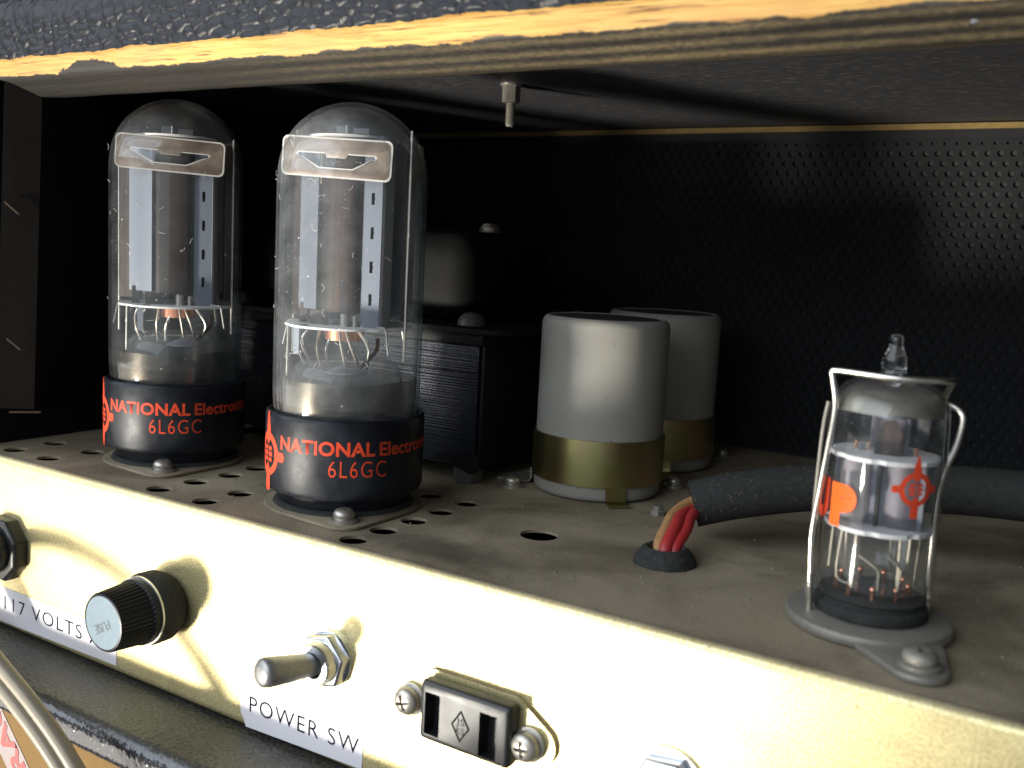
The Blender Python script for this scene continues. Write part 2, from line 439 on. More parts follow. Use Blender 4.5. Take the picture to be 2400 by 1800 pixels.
def plate_mesh(name, loops, th, bevel=0):
    """flat plate in the XY plane from z=-th to 0, first loop outer, the rest holes (mm)"""
    cu = bpy.data.curves.new(name, 'CURVE'); cu.dimensions = '2D'; cu.fill_mode = 'BOTH'
    for lp in loops:
        sp = cu.splines.new('POLY'); sp.points.add(len(lp) - 1); sp.use_cyclic_u = True
        for p, (x, y) in zip(sp.points, lp): p.co = (x * S, y * S, 0, 1)
    cu.extrude = th * S / 2 - bevel * S
    if bevel: cu.bevel_depth = bevel * S; cu.bevel_resolution = 1; cu.offset = -bevel * S
    o = bpy.data.objects.new(name, cu); COL.objects.link(o)
    me = to_mesh(o, name)
    for v in me.vertices: v.co.z -= th * S / 2
    bm = bmesh.new(); bm.from_mesh(me); bmesh.ops.remove_doubles(bm, verts=bm.verts, dist=1e-7)
    bmesh.ops.recalc_face_normals(bm, faces=bm.faces); bm.to_mesh(me); bm.free()
    return me

def circ(cx, cy, r, n=24, a0=0): return [(cx + r * math.cos(a0 + 2 * math.pi * k / n), cy + r * math.sin(a0 + 2 * math.pi * k / n)) for k in range(n)]
def rrect(x0, x1, y0, y1, r, n=5):
    out = []
    for cx, cy, a in ((x1 - r, y1 - r, 0), (x0 + r, y1 - r, 90), (x0 + r, y0 + r, 180), (x1 - r, y0 + r, 270)):
        for k in range(n + 1):
            t = R(a + 90 * k / n); out.append((cx + r * math.cos(t), cy + r * math.sin(t)))
    return out
def hull(circles, n=32):
    pts = []
    for cx, cy, r in circles: pts += circ(cx, cy, r, n)
    pts = sorted(set((round(x, 4), round(y, 4)) for x, y in pts))
    def half(ps):
        h = []
        for p in ps:
            while len(h) > 1 and (h[-1][0] - h[-2][0]) * (p[1] - h[-2][1]) - (h[-1][1] - h[-2][1]) * (p[0] - h[-2][0]) <= 0: h.pop()
            h.append(p)
        return h
    a = half(pts); b = half(pts[::-1]); return a[:-1] + b[:-1]

def text_mesh(name, body, width, height, bold=0, th=.02, space=1.0):
    """lettering lying in XY, centred on x, baseline at y=0, fitted to width x cap height (mm)"""
    cu = bpy.data.curves.new(name, 'FONT'); cu.body = body; cu.size = 1; cu.align_x = 'CENTER'
    cu.offset = bold; cu.space_character = space; cu.resolution_u = 4
    o = bpy.data.objects.new(name, cu); COL.objects.link(o)
    me = to_mesh(o, name)
    xs = [v.co.x for v in me.vertices]; ys = [v.co.y for v in me.vertices]
    sx = width / (max(xs) - min(xs)); xc = (max(xs) + min(xs)) / 2; sy = height / max(ys)
    for v in me.vertices: v.co = Vector(((v.co.x - xc) * sx * S, v.co.y * sy * S, 0))
    return me
def on_cylinder(me, r, az, z0):
    """wrap an XY mesh round a z-axis cylinder; az = angle from -Y towards +X"""
    r *= S
    for v in me.vertices:
        a = az + v.co.x / r; rr = r + v.co.z
        v.co = Vector((rr * math.sin(a), -rr * math.cos(a), z0 * S + v.co.y))
    return me
def subdivide_long(me, maxlen):
    bm = bmesh.new(); bm.from_mesh(me)
    for _ in range(4):
        ed = [e for e in bm.edges if abs(e.verts[0].co.x - e.verts[1].co.x) > maxlen * S]
        if not ed: break
        bmesh.ops.subdivide_edges(bm, edges=ed, cuts=1)
    bmesh.ops.triangulate(bm, faces=bm.faces); bm.to_mesh(me); bm.free(); return me

def boolean(obj, cutters):
    """cut meshes out of obj and keep the result as plain geometry"""
    for c in cutters:
        m = obj.modifiers.new('cut', 'BOOLEAN'); m.object = c; m.operation = 'DIFFERENCE'; m.solver = 'EXACT'
    bpy.context.view_layer.update()
    dg = bpy.context.evaluated_depsgraph_get()
    me = bpy.data.meshes.new_from_object(obj.evaluated_get(dg))
    mats = [m for m in obj.data.materials]
    obj.modifiers.clear(); old = obj.data; obj.data = me
    if not me.materials:
        for m in mats: me.materials.append(m)
    for c in cutters:
        d = c.data; bpy.data.objects.remove(c); bpy.data.meshes.remove(d)
    me.shade_smooth(); me.set_sharp_from_angle(angle=R(35))
    return obj

def tag(o, label, cat, group=None, kind=None):
    if label: o['label'] = label
    if cat: o['category'] = cat
    if group: o['group'] = group
    if kind: o['kind'] = kind
    return o
def thing(name, label, cat, loc=(0, 0, 0), group=None, rz=0):
    o = bpy.data.objects.new(name, None); COL.objects.link(o); o.empty_display_size = .005
    o.location = [c * S for c in loc]; o.rotation_euler[2] = rz
    return tag(o, label, cat, group)
def copy_tree(o, parent=None):
    c = o.copy(); COL.objects.link(c)
    if parent: c.parent = parent
    for ch in list(o.children): copy_tree(ch, c)
    return c

def cut_cross(mb_obj, c, r, depth, ax='z', wdt=.55, rot=0.4):
    """Phillips recess as real geometry"""
    cs = []
    for k in range(2):
        b = MB().box(-r, r, -wdt, wdt, -depth, depth * 3)
        me = b.mesh('cut')
        a = rot + k * math.pi / 2
        mt = Matrix.Rotation(a, 4, 'Z')
        if ax == 'y': mt = Matrix.Rotation(R(90), 4, 'X') @ mt
        me.transform(Matrix.Translation([q * S for q in c]) @ mt)
        o = bpy.data.objects.new('cut', me); COL.objects.link(o); cs.append(o)
    return boolean(mb_obj, cs)

# =================================================================== chassis
ch = thing('amplifier_chassis', 'yellowish metal chassis tray with a dusty top and a bright front panel', 'chassis', (0, 0, 0))
HOLES = [(-218.8, 6.2), (-200.2, 5.9), (-200.0, 17.6), (-218.3, 18.2), (-217.8, 30.3), (-215.9, 46.8), (-219, 41.8), (-149.5, 4.9), (-149.3, 16.4), (-149.2, 28.2),
         (-149.3, 39.8), (-149.5, 51.8), (-161.9, 51.9), (-271, 8.0), (-270, 22), (-288, 8), (-289, 22), (-270, 50), (-204.6, 46.8), (-210, 60), (-198, 58)]
loops = [[(-345, 2.0), (90, 2.0), (90, 196), (-345, 196)]]
for x, y in HOLES:
    if True: loops.append(circ(x, max(y, 5.7), 3.4, 24))
    else: loops.append(circ(x, max(y, 5.7), 3.4, 24))
loops.append(circ(-118.9, 38.9, 4.7, 32))
loops.append(circ(-86, 39.5, 4.2, 24))
new_obj('top_plate', plate_mesh('top_plate', loops, .75), M['chassis_top'], ch)
# bent front: long strip with a rounded upper bend and a lower return
prof = []
for k in range(9):
    a = R(90 * k / 8); prof.append((2.0 - 2.0 * math.sin(a), -2.0 + 2.0 * math.cos(a)))
prof += [(0, -10), (0, -20), (0, -30), (0, -40), (0, -50.6)]
for k in range(1, 9):
    a = R(90 * k / 8); prof.append((2.6 - 2.6 * math.cos(a), -50.6 - 2.6 * math.sin(a)))
prof.append((30, -53.2))
b = MB(); xs = [-345 + 435 * i / 60 for i in range(61)]
vs = []; fs = []
n = len(prof)
for x in xs:
    for (y, z) in prof: vs.append((x, y, z))
for i in range(60):
    for k in range(n - 1): fs.append((i * n + k, i * n + k + 1, (i + 1) * n + k + 1, (i + 1) * n + k))
fp = b.add(vs, fs).obj('front_panel', M['chassis'], ch, smooth=60, fix=False)
sol = fp.modifiers.new('thickness', 'SOLIDIFY'); sol.thickness = 1.2 * S; sol.offset = -1
# dark underside so nothing shows through the holes
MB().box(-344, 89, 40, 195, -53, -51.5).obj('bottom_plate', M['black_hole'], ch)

# =================================================================== cabinet
cab = thing('amplifier_cabinet', 'black leathercloth amplifier cabinet, open at the back, with worn bare plywood along its upper edge', 'cabinet', (0, 0, -63))
Z0 = 63
def cz(mb): mb.v = [(x, y, z + Z0) for x, y, z in mb.v]; return mb
# plywood rail: front strip, chamfer below
def strip(name, path, x0, x1, nx, mat, jit=None, mitre=None, smooth=60):
    vs = []; fs = []; n = len(path)
    for i in range(nx + 1):
        for k, (y, z) in enumerate(path):
            xa = x0 if mitre is None else mitre[k]
            x = xa + (x1 - xa) * i / nx
            dy, dz = jit(x, k) if jit else (0, 0)
            vs.append((x, y + dy, z + dz))
    for i in range(nx):
        for k in range(n - 1): fs.append((i * n + k, (i + 1) * n + k, (i + 1) * n + k + 1, i * n + k + 1))
    return cz(MB().add(vs, fs)).obj(name, mat, cab, smooth=smooth, fix=False)
def railj(x, k):
    a = noise.noise(Vector((x * .09, k * 2.1, 0))) * .22 + noise.noise(Vector((x * .35, k * 1.3, 4))) * .10
    return (a, -a * .6 if k else 0)
strip('plywood_rail', [(32, 117.2), (14, 105.6), (8.6, 104.9), (7.6, 105.0), (5, 106.5), (2.6, 107.9), (.7, 108.7), (0, 109.6), (0, 111.0), (0, 112.5), (0, 115.5)], -281, 150, 260, M['rail'], railj,
      mitre=[-272.5, -272.6, -272.7, -273, -275.5, -278, -280.5, -284, -300, -320, -340])
# leathercloth over the top edge: pebbled relief in the mesh itself
def pebble(x, s):
    d, p = noise.voronoi(Vector((x / 4.3 + .5 * noise.noise(Vector((x * .25, s * .25, 3))), s / 2.4 + .25 * noise.noise(Vector((x * .3, s * .3, 9))), 0)))
    e = min(1.0, (d[1] - d[0]) / .30)
    return .30 * (1 - min(1.0, d[0] / .8) ** 2) + .34 * e * (2 - e)
path = []
s_acc = 0
for k in range(46):
    if k < 26: path.append((-.55, 113.9 + 9.4 * k / 25, (-1, 0)))
    elif k < 46:
        a = R(90 * (k - 25) / 20 * 1.02); r = 11.0
        path.append((-.55 + r - r * math.cos(a), 123.3 + r * math.sin(a), (-math.cos(a), math.sin(a))))
path.append((40, 134.4, (0, 1))); path.append((200, 134.4, (0, 1)))
vs = []; fs = []; n = len(path); NX = 760
for i in range(NX + 1):
    x = -325 + 270 * i / NX if i <= 700 else -55 + 195 * (i - 700) / 60; s = 0; py = None
    for k, (y, z, nn) in enumerate(path):
        if py: s += math.hypot(y - py[0], z - py[1])
        py = (y, z)
        h = pebble(x, s) if k < n - 2 else 0
        dz = 0
        if k < 8:
            t = 1 - k / 8
            dz = t * (.45 * noise.noise(Vector((x * .07, 0, 0))) + .35 * noise.noise(Vector((x * .4, 1, 0))) + .9 * max(0, noise.noise(Vector((x * .03, 7, 0))) - .25))
        vs.append((x, y + nn[0] * h, z + nn[1] * h + dz))
for i in range(NX):
    for k in range(n - 1): fs.append((i * n + k, (i + 1) * n + k, (i + 1) * n + k + 1, i * n + k + 1))
cz(MB().add(vs, fs)).obj('leathercloth_cover', M['tolex'], cab, smooth=180, fix=False)
# core of the top board so that no light leaks, and its painted underside
cz(MB().box(-330, 150, 30, 201, 117.2, 133.5)).obj('top_board', M['ceiling'], cab)
cz(MB().box(-329, 149, 1.5, 29.5, 116, 133.0)).obj('rail_core', M['side_black'], cab)
cz(MB().box(-300, 130, 188.6, 190.2, 114.9, 116.75)).obj('rear_cleat', M['cleat'], cab)
# left side: batten and the black wall behind it
cz(MB().add([(-278.5, 8.2, 13.8), (-272.8, 8.2, 105.0), (-279.5, 1.0, 109.2), (-286, 1.0, 14.0), (-290, 60, 13.8), (-284, 60, 117)],
            [(0, 1, 2, 3), (0, 4, 5, 1), (0, 3, 4)])).obj('side_batten', M['batten'], cab, smooth=0, fix=False)
cz(MB().add([(-280.2, 1.4, 13.8), (-274.5, 7.8, 13.8), (-274.5, 7.8, 13.2), (-280.2, 1.4, 13.2)], [(0, 1, 2, 3)])).obj('batten_edge', M['staple'], cab, smooth=0, fix=False)
cz(MB().box(-345, -300, 0, 201, -53, 117)).obj('side_wall', M['side_black'], cab)
cz(MB().box(110, 150, 0, 201, -53, 117)).obj('side_wall', M['side_black'], cab)
for z in (72.8, 33.5):
    cz(MB().tube([(-279.6, 1.2, z + 2), (-279.0, .4, z + 2), (-276.6, 3.0, z - 1.2), (-276.6, 4.0, z - 1.2)], .35, 6)).obj('staple', M['staple'], cab)
cz(MB().tube([(-28.2, 5.2, 107.0), (-27.6, 4.0, 107.1), (-23.6, 4.3, 108.6), (-23.2, 5.4, 108.6)], .42, 6)).obj('staple', M['chrome'], cab)
# perforated sheet at the far side: every hole is cut
PX, PZ, HR = 3.75, 3.25, 1.02
vs = []; fs = []; x0, x1 = -296, 64; zt = 111.9
rows = 34; NS = 12
for j in range(rows):
    zc = 107.2 + PZ - j * PZ; off = (PX / 2 if j % 2 else 0)
    z_lo, z_hi = zc - PZ / 2, zc + PZ / 2
    nx = int((x1 - x0) / PX)
    for i in range(nx):
        xc = x0 + off + (i + .5) * PX
        rr = HR if j else HR * .55
        base = len(vs)
        for k in range(NS):      # square cell border matched to the ring
            a = 2 * math.pi * (k + .5) / NS; ca, sa = math.cos(a), math.sin(a)
            m = 1 / max(abs(ca), abs(sa)); vs.append((xc + PX / 2 * ca * m, 190, zc + PZ / 2 * sa * m))
        for k in range(NS):
            a = 2 * math.pi * (k + .5) / NS; vs.append((xc + rr * math.cos(a), 190, zc + rr * math.sin(a)))
        for k in range(NS):
            a = 2 * math.pi * (k + .5) / NS; vs.append((xc + rr * math.cos(a), 190.45, zc + rr * math.sin(a)))
        for k in range(NS):
            k2 = (k + 1) % NS
            fs.append((base + k, base + NS + k, base + NS + k2, base + k2))
            fs.append((base + NS + k, base + 2 * NS + k, base + 2 * NS + k2, base + NS + k2))
cz(MB().add(vs, fs)).obj('perforated_panel', M['perf'], cab, smooth=0, fix=False)
cz(MB().box(-300, 110, 189.4, 189.95, 111.9, 115.8)).obj('panel_border', M['side_black'], cab)
cz(MB().box(-300, 110, 191.0, 200, -53, 117)).obj('grille_backing', M['perf_back'], cab)
cz(MB().box(64, 110, 190, 191, -20, 112)).obj('panel_margin', M['perf'], cab)
# bottom board with leathercloth lip standing out below the chassis
path = [(30, -53.9, (0, 1))]
for k in range(76): path.append((6 - 23 * k / 75, -53.9, (0, 1)))
for k in range(1, 21):
    a = R(90 * k / 20); path.append((-17 - 4.0 * math.sin(a), -57.9 + 4.0 * math.cos(a), (-math.sin(a), math.cos(a))))
for k in range(1, 5): path.append((-21, -57.9 - 2.2 * k / 4, (-1, 0)))
for k in range(1, 8):
    a = R(90 * k / 7); path.append((-18.2 - 2.8 * math.cos(a), -60.1 - 2.8 * math.sin(a), (-math.cos(a), -math.sin(a))))
path.append((200, -62.95, (0, -1)))
vs = []; fs = []; n = len(path); NX = 660
for i in range(NX + 1):
    x = -305 + 200 * i / 630 if i <= 630 else -105 + 35 * (i - 630) / 30; s = 0; py = None
    for k, (y, z, nn) in enumerate(path):
        if py: s += math.hypot(y - py[0], z - py[1])
        py = (y, z)
        d, p = noise.voronoi(Vector((x / 1.5 + .5 * noise.noise(Vector((x * .3, s * .3, 3))), s / 1.5, 5)))
        h = (.17 if k < 80 else .12) * (min(d[1] - d[0], .4) / .4) ** .8 if 0 < k < n - 1 else 0
        vs.append((x, y + nn[0] * h, z + nn[1] * h))
for i in range(NX):
    for k in range(n - 1): fs.append((i * n + k, i * n + k + 1, (i + 1) * n + k + 1, (i + 1) * n + k))
cz(MB().add(vs, fs)).obj('leathercloth_lip', M['tolex_dull'], cab, smooth=180, fix=False)
cz(MB().box(-70, 110, -20, 200, -62.9, -54.2)).obj('bottom_board', M['tolex_dull'], cab, bevel=2)

# =================================================================== carton below
bx = thing('cardboard_carton', 'brown cardboard carton with a white and red printed tape strip, under the cabinet', 'carton', (-170, 60, -263))
MB().box(-170, 190, -76, 110, 0, 199.9).obj('carton_body', M['carton'], bx, bevel=.6)
me = plate_mesh('tape_strip', [[(-60, -5), (60, -5), (60, 5), (-60, 5)]], .12)
tm = Matrix.Translation((-.0855, -.07615, .1885)) @ Matrix.Rotation(R(46), 4, 'Y') @ Matrix.Rotation(R(90), 4, 'X')
me.transform(tm); new_obj('tape_strip', me, M['tape'], bx, smooth=0)
me = text_mesh('tape_lettering', 'FRAGILE', 42, 6.2, bold=.03)
me.transform(Matrix.Translation((-.0860, -.07625, .1900)) @ Matrix.Rotation(R(46 + 180), 4, 'Y') @ Matrix.Rotation(R(90), 4, 'X') @ Matrix.Translation((.004, -.0031, .0)))
new_obj('tape_lettering', me, M['tape_red'], bx, smooth=0)

# =================================================================== screws
def screw_parts(parent, c, r, h, mat, ax='z', washer=True, rot=.4, cross=True, wr=1.35):
    """pan head screw: c is the seat point"""
    x, y, z = c
    wv = .9 if washer else 0
    if washer:
        MB().lathe([(0, 0), (r * wr, 0), (r * wr, wv * .8), (r * wr * .92, wv), (0, wv)], 28, c, ax).obj('washer', mat, parent)
    pr = [(0, wv), (r * .92, wv)]
    for k in range(9):
        a = R(90 * k / 8); pr.append((r * math.cos(a) ** .75 if k < 8 else 0, wv + h * .35 + h * .65 * math.sin(a)))
    o = MB().lathe(pr, 28, c, ax).obj('screw_head', mat, parent)
    if cross:
        top = wv + h
        cc = (x, y - top, z) if ax == 'y' else (x, y, z + top)
        cut_cross(o, cc, r * .55, h * .45, ax, r * .13, rot)
    return o
def chassis_screw(label, loc, r=2.6, h=2.2, mat='steel', rot=.4, group='screws in the chassis top', washer=True):
    t = thing('screw', label, 'screw', loc, group)
    screw_parts(t, (0, 0, 0), r, h, M[mat], rot=rot, washer=washer)
    return t
chassis_screw('pan head screw with washer just left of the front grey capacitor clamp', (-151, 77.3, 0), 2.5, 2.4)
chassis_screw('bright pan head screw between the two capacitor clamps', (-114.8, 111.8, 0), 2.3, 2.4)
chassis_screw('faint shiny screw right of the rear grey capacitor', (-120.3, 167.6, 0), 2.2, 2.2)
t = thing('hex_head_bolt', 'tiny bolt end sticking up beside the black sleeved cable', 'bolt', (-104.9, 77.7, 0))
MB().lathe([(0, 0), (2.0, 0), (2.0, 1.3), (1.5, 1.6), (0, 1.6)], 6).obj('bolt_nut', M['steel_dusty'], t)
MB().lathe([(0, 1.6), (1.3, 1.6), (1.35, 2.6), (0, 3.0)], 14).obj('bolt_end', M['steel'], t)
# hex stand-off hanging from the ceiling
t = thing('hanging_bolt', 'hex stand-off with a threaded stud hanging from the black ceiling board', 'bolt', (-166, 89.3, 117.2))
MB().lathe([(0, 0), (3.4, 0), (3.4, -.5), (0, -.5)], 24).obj('washer', M['steel'], t)
MB().lathe([(0, -.5), (2.7, -.5), (2.7, -5.0), (2.4, -5.3), (0, -5.3)], 6, a0=.5, a1=.5 + 2 * math.pi).obj('hex_body', M['steel'], t, smooth=20)
pr = [(0, -5.3)]
for k in range(13): pr += [(1.15, -5.3 - k * .5), (1.45, -5.55 - k * .5)]
pr += [(1.0, -12.2), (0, -12.3)]
MB().lathe(pr, 16).obj('threaded_stud', M['steel_dusty'], t, smooth=0)

# =================================================================== front panel fittings
pz = 0.0
# black hex bushing with cable, far left
t = thing('cable_bushing', 'black plastic hex strain relief bushing at the left end of the panel', 'bushing', (-278.6, 0, -26.8))
MB().lathe([(5.2, 0), (9.9, 0), (9.9, 3.6), (9.1, 4.4), (5.2, 4.4)], 8, ax='y', a0=.35, a1=.35 + 2 * math.pi, closed=True).obj('hex_nut', M['black_plastic'], t, bevel=.35, smooth=25)
MB().lathe([(4.4, -2), (6.8, -2), (6.8, 6.6), (6.2, 7.4), (4.4, 7.4)], 30, ax='y', closed=True).obj('sleeve', M['black_plastic'], t)
# twin cord leaving the bushing and drooping past the lip
t = thing('mains_lead', 'beige twin core mains lead drooping from the bushing across the leathercloth lip', 'lead', (-277, 3, -26))
cordp = [(-277, 6, -26.2), (-276, -8, -26.8), (-270, -19, -28.2), (-259, -26.5, -31.5), (-246, -31, -35.5), (-232.5, -32.5, -40.8), (-220, -32.5, -46.8), (-210, -32, -53.3), (-201.5, -31.5, -60.5), (-195, -31, -68), (-189, -30.5, -78)]
off = Vector((277, -3, 26)); nrm = Vector((.62, .35, .70)).normalized() * 1.75
for sg in (1, -1):
    pts = [Vector(p) + off + (nrm * sg if i > 0 else Vector((0, 0, sg * 1.7))) for i, p in enumerate(cordp)]
    MB().tube(pts, 1.95, 16, 6).obj('insulated_core', M['cord'], t, smooth=60)

# fuse holder
t = thing('fuse_holder', 'black ribbed screw-cap fuse holder with a pale silvery end disc', 'fuse holder', (-207.3, 0, -27.2))
MB().lathe([(0, .0), (7.6, 0), (8.4, 1.2), (9.25, 3.0), (9.35, 6.8), (8.8, 8.2), (0, 8.2)], 48, ax='y').obj('collar', M['rubber'], t)
MB().lathe([(8.0, 8.0), (8.9, 8.0), (8.9, 8.5), (8.0, 8.7)], 40, ax='y', closed=True).obj('collar_lip', M['chrome'], t)
NR = 44
MB().lathe([(0, 8.3), (8.5, 8.3), (8.5, 10.2), (8.15, 10.6), (7.5, 19.0), (7.2, 19.4), (6.75, 19.5), (6.75, 19.15), (0, 19.15)], NR * 4, ax='y',
           rfun=lambda a, h: 1 - (.06 if (10.4 < h < 19.3 and int(round(a / (2 * math.pi) * NR * 4)) % 4 in (0, 1)) else 0)).obj('ribbed_cap', M['bakelite'], t, smooth=30)
M['disc'] = simple('fuse_disc', (.09, .13, .16), .5, metal=.3, var=.22, vscale=500)
MB().lathe([(0, 19.2), (6.7, 19.2), (6.7, 19.45), (0, 19.5)], 40, ax='y').obj('end_disc', M['disc'], t)
me = text_mesh('disc_lettering', 'FUSE', 6.4, 2.3, bold=.01)
me.transform(Matrix.Translation((-.0002, -.01952, -.001)) @ Matrix.Rotation(R(90), 4, 'X') @ Matrix.Rotation(R(208), 4, 'Z') @ Matrix.Translation((0, -.0010, .00003)))
M['disc_ink'] = simple('worn_disc_lettering', (.035, .055, .075), .5, var=.4, vscale=1500)
new_obj('disc_lettering', me, M['disc_ink'], t, smooth=0)

# toggle switch
t = thing('toggle_switch', 'metal toggle switch with a hex nut, above the power label', 'switch', (-150.3, 0, -27.0))
MB().lathe([(5.0, 0), (6.6, 0), (6.6, .8), (5.0, .8)], 40, ax='y', closed=True).obj('washer', M['chrome'], t)
MB().lathe([(4.6, .8), (6.7, .8), (6.7, 3.2), (6.2, 3.6), (4.6, 3.6)], 6, ax='y', closed=True, a0=.25, a1=.25 + 2 * math.pi).obj('hex_nut', M['chrome'], t, bevel=.25, smooth=25)
MB().lathe([(3.1, 0), (5.0, 0), (5.0, 5.6), (4.6, 6.4), (3.1, 6.4), (2.8, 5)], 36, ax='y', closed=True).obj('bushing', M['chrome'], t)
lv = MB().tube([(0.1, -3, 0), (-.3, -6.5, .25), (-1.6, -13, 1.0), (-2.6, -17.4, 1.6), (-2.85, -18.6, 1.75), (-2.98, -19.2, 1.82), (-3.05, -19.5, 1.86)], [2.5, 2.6, 3.1, 3.35, 3.2, 2.6, 1.3], 20)
lv.obj('lever', M['lever'], t, smooth=60)

# mains outlet
t = thing('power_outlet', 'black two-slot mains outlet on a metal flange with two cross-head screws', 'outlet', (-109.25, 0, -28.4))
fl = plate_mesh('flange', [hull([(-15.6, -1.0, 4.6), (15.2, -1.6, 4.6), (-10.8, 5.6, 1.6), (10.0, 5.6, 1.6), (-10.8, -7.0, 1.6), (10.0, -7.0, 1.6)])], .9)
fl.transform(Matrix.Rotation(R(90), 4, 'X') @ Matrix.Translation((0, 0, .0011)))
new_obj('flange', fl, M['chassis'], t)
body = MB().box(-11.35, 11.35, -5.0, -1.15, -7.0, 6.3).obj('outlet_body', M['black_plastic'], t, bevel=1.1, bseg=3)
cs = []
for xa, xb, za, zb in ((-9.95, -6.05, -5.4, 3.9), (4.0, 8.25, -5.9, 3.5)):
    o = new_obj('cut', MB().box(xa, xb, -8, -1.5, za, zb).mesh('cut'), None); o.location = t.location; cs.append(o)
body.parent = None; body.location = t.location; boolean(body, cs); body.location = (0, 0, 0); body.parent = t
# embossed diamond mark
def diam(a, b): return [(0, b), (a, 0), (0, -b), (-a, 0)]
me = plate_mesh('diamond_mark', [diam(2.3, 3.5), diam(1.9, 2.95)], .12)
me.transform(Matrix.Translation((-.0006, -.00512, -.0011)) @ Matrix.Rotation(R(90), 4, 'X')); new_obj('diamond_mark', me, M['black_hole'], t, smooth=0)
for bd, dz, wd in (('JS', .25, 2.1), ('KS', -1.75, 2.0)):
    me = text_mesh('diamond_lettering', bd, wd, 1.45, bold=.0)
    me.transform(Matrix.Translation((-.0006, -.00504, (-1.1 + dz) * S)) @ Matrix.Rotation(R(90), 4, 'X')); new_obj('diamond_lettering', me, M['black_hole'], t, smooth=0)
for x, z, rt in ((-16.1, -.7, .35), (14.1, -1.6, .15)):
    sc = bpy.data.objects.new('screw', None)
    COL.objects.link(sc); sc.parent = t; sc.location = (x * S, -1.2 * S, z * S)
    # heads are cut before parenting, around the world origin
    o = screw_parts(None, (0, 0, 0), 3.1, 3.0, M['steel'], 'y', True, rt, wr=1.18)
    for q in [q for q in COL.objects if q.parent is None and q.name.split('.')[0] in ('washer', 'screw_head')]: q.parent = sc

# lower right jack, only its rim in view
t = thing('jack_nut', 'round metal jack nut cut off by the bottom of the picture', 'jack', (-65.6, 0, -29.6))
MB().lathe([(5.2, 0), (8.0, 0), (8.0, .7), (5.2, .7)], 40, ax='y', closed=True).obj('washer', M['chrome'], t)
MB().lathe([(4.2, .7), (6.8, .7), (6.8, 2.6), (6.2, 3.2), (4.2, 3.2)], 6, ax='y', closed=True, a0=.1, a1=.1 + 2 * math.pi).obj('hex_nut', M['chrome'], t, bevel=.25, smooth=25)
MB().lathe([(3.0, 0), (4.3, 0), (4.3, 4.4), (3.9, 4.8), (3.0, 4.8)], 30, ax='y', closed=True).obj('threaded_sleeve', M['chrome'], t)

# paper labels
def label_sheet(name, label, outline, body, tx, tz, tw, thh):
    xs = [p[0] for p in outline]; zs = [p[1] for p in outline]
    cx, cz_ = sum(xs) / len(xs), min(zs)
    t = thing(name, label, 'label', (cx, 0, cz_), 'paper labels on the panel')
    me = plate_mesh('paper', [[(x - cx, z - cz_) for x, z in outline]], .14)
    me.transform(Matrix.Translation((0, -.00016, 0)) @ Matrix.Rotation(R(90), 4, 'X')); new_obj('paper', me, M['paper'], t, smooth=0)
    me = text_mesh('printed_text', body, tw, thh, bold=-.008, space=1.15)
    me.transform(Matrix.Translation(((tx - cx) * S, -.00022, (tz - cz_) * S)) @ Matrix.Rotation(R(90), 4, 'X')); new_obj('printed_text', me, M['ink'], t, smooth=0)
label_sheet('paper_label', 'white paper strip label reading 117 VOLTS AC', [(-286, -40.3), (-228.2, -40.3), (-228.3, -50.5), (-286, -51.3)], '117 VOLTS AC', -255.6, -46.9, 51.6, 4.1)
label_sheet('paper_label', 'white paper strip label reading POWER SW with a torn left end', [(-179.8, -41.5), (-139.4, -41.5), (-139.9, -51.2), (-177.6, -52.4), (-178.3, -50.8), (-179.4, -49.2), (-179.8, -46)], 'POWER SW', -158.6, -48.1, 35.4, 4.1)
# =================================================================== power valves
T1 = (-246.7, 34.3); T2 = (-174.1, 29.8)
VIEW1, VIEW2 = R(50.7), R(41.3)
def logo_loops(r):
    """round emblem with four lobes and bars inside; returns list of plates (loops)"""
    out = []
    ring = [circ(0, 0, r, 40), circ(0, 0, r * .70, 36)]
    out.append(ring)
    for a, L, wd in ((90, 1.95, .26), (-90, 1.7, .24), (0, 1.42, .22), (180, 1.42, .22)):
        ca, sa = math.cos(R(a)), math.sin(R(a))
        def p(u, v): return (u * ca * r - v * sa * r, u * sa * r + v * ca * r)
        if a == 90: pl = [p(.96, -wd), p(1.25, -wd * .8), p(L, -.05), p(L, .05), p(1.25, wd * .9), p(.96, wd)]
        else: pl = [p(.96, -wd), p(L - .1, -wd), p(L, -wd * .5), p(L, wd * .5), p(L - .1, wd), p(.96, wd)]
        out.append([pl])
    for z, wd, h in ((.26, .42, .09), (0, .46, .10), (-.26, .42, .09)):
        out.append([[(-wd * r, (z - h) * r), (-.06 * r, (z - h) * r), (-.06 * r, (z + h) * r), (-wd * r, (z + h) * r)]])
        out.append([[(.06 * r, (z - h) * r), (wd * r, (z - h) * r), (wd * r, (z + h) * r), (.06 * r, (z + h) * r)]])
    out.append([[(-.30 * r, .72 * r), (0, .40 * r), (.30 * r, .72 * r)]])
    out.append([[(-.26 * r, -.72 * r), (.26 * r, -.72 * r), (.02 * r, -.38 * r)]])
    return out
def logo_mesh(name, r):
    bm = bmesh.new()
    for k, lp in enumerate(logo_loops(r)):
        me = plate_mesh('lg', lp, .02)
        me.transform(Matrix.Translation((0, 0, .000004 * k)))
        bm.from_mesh(me); bpy.data.meshes.remove(me)
    me = bpy.data.meshes.new(name); bm.to_mesh(me); bm.free()
    return subdivide_long(me, 1.2)

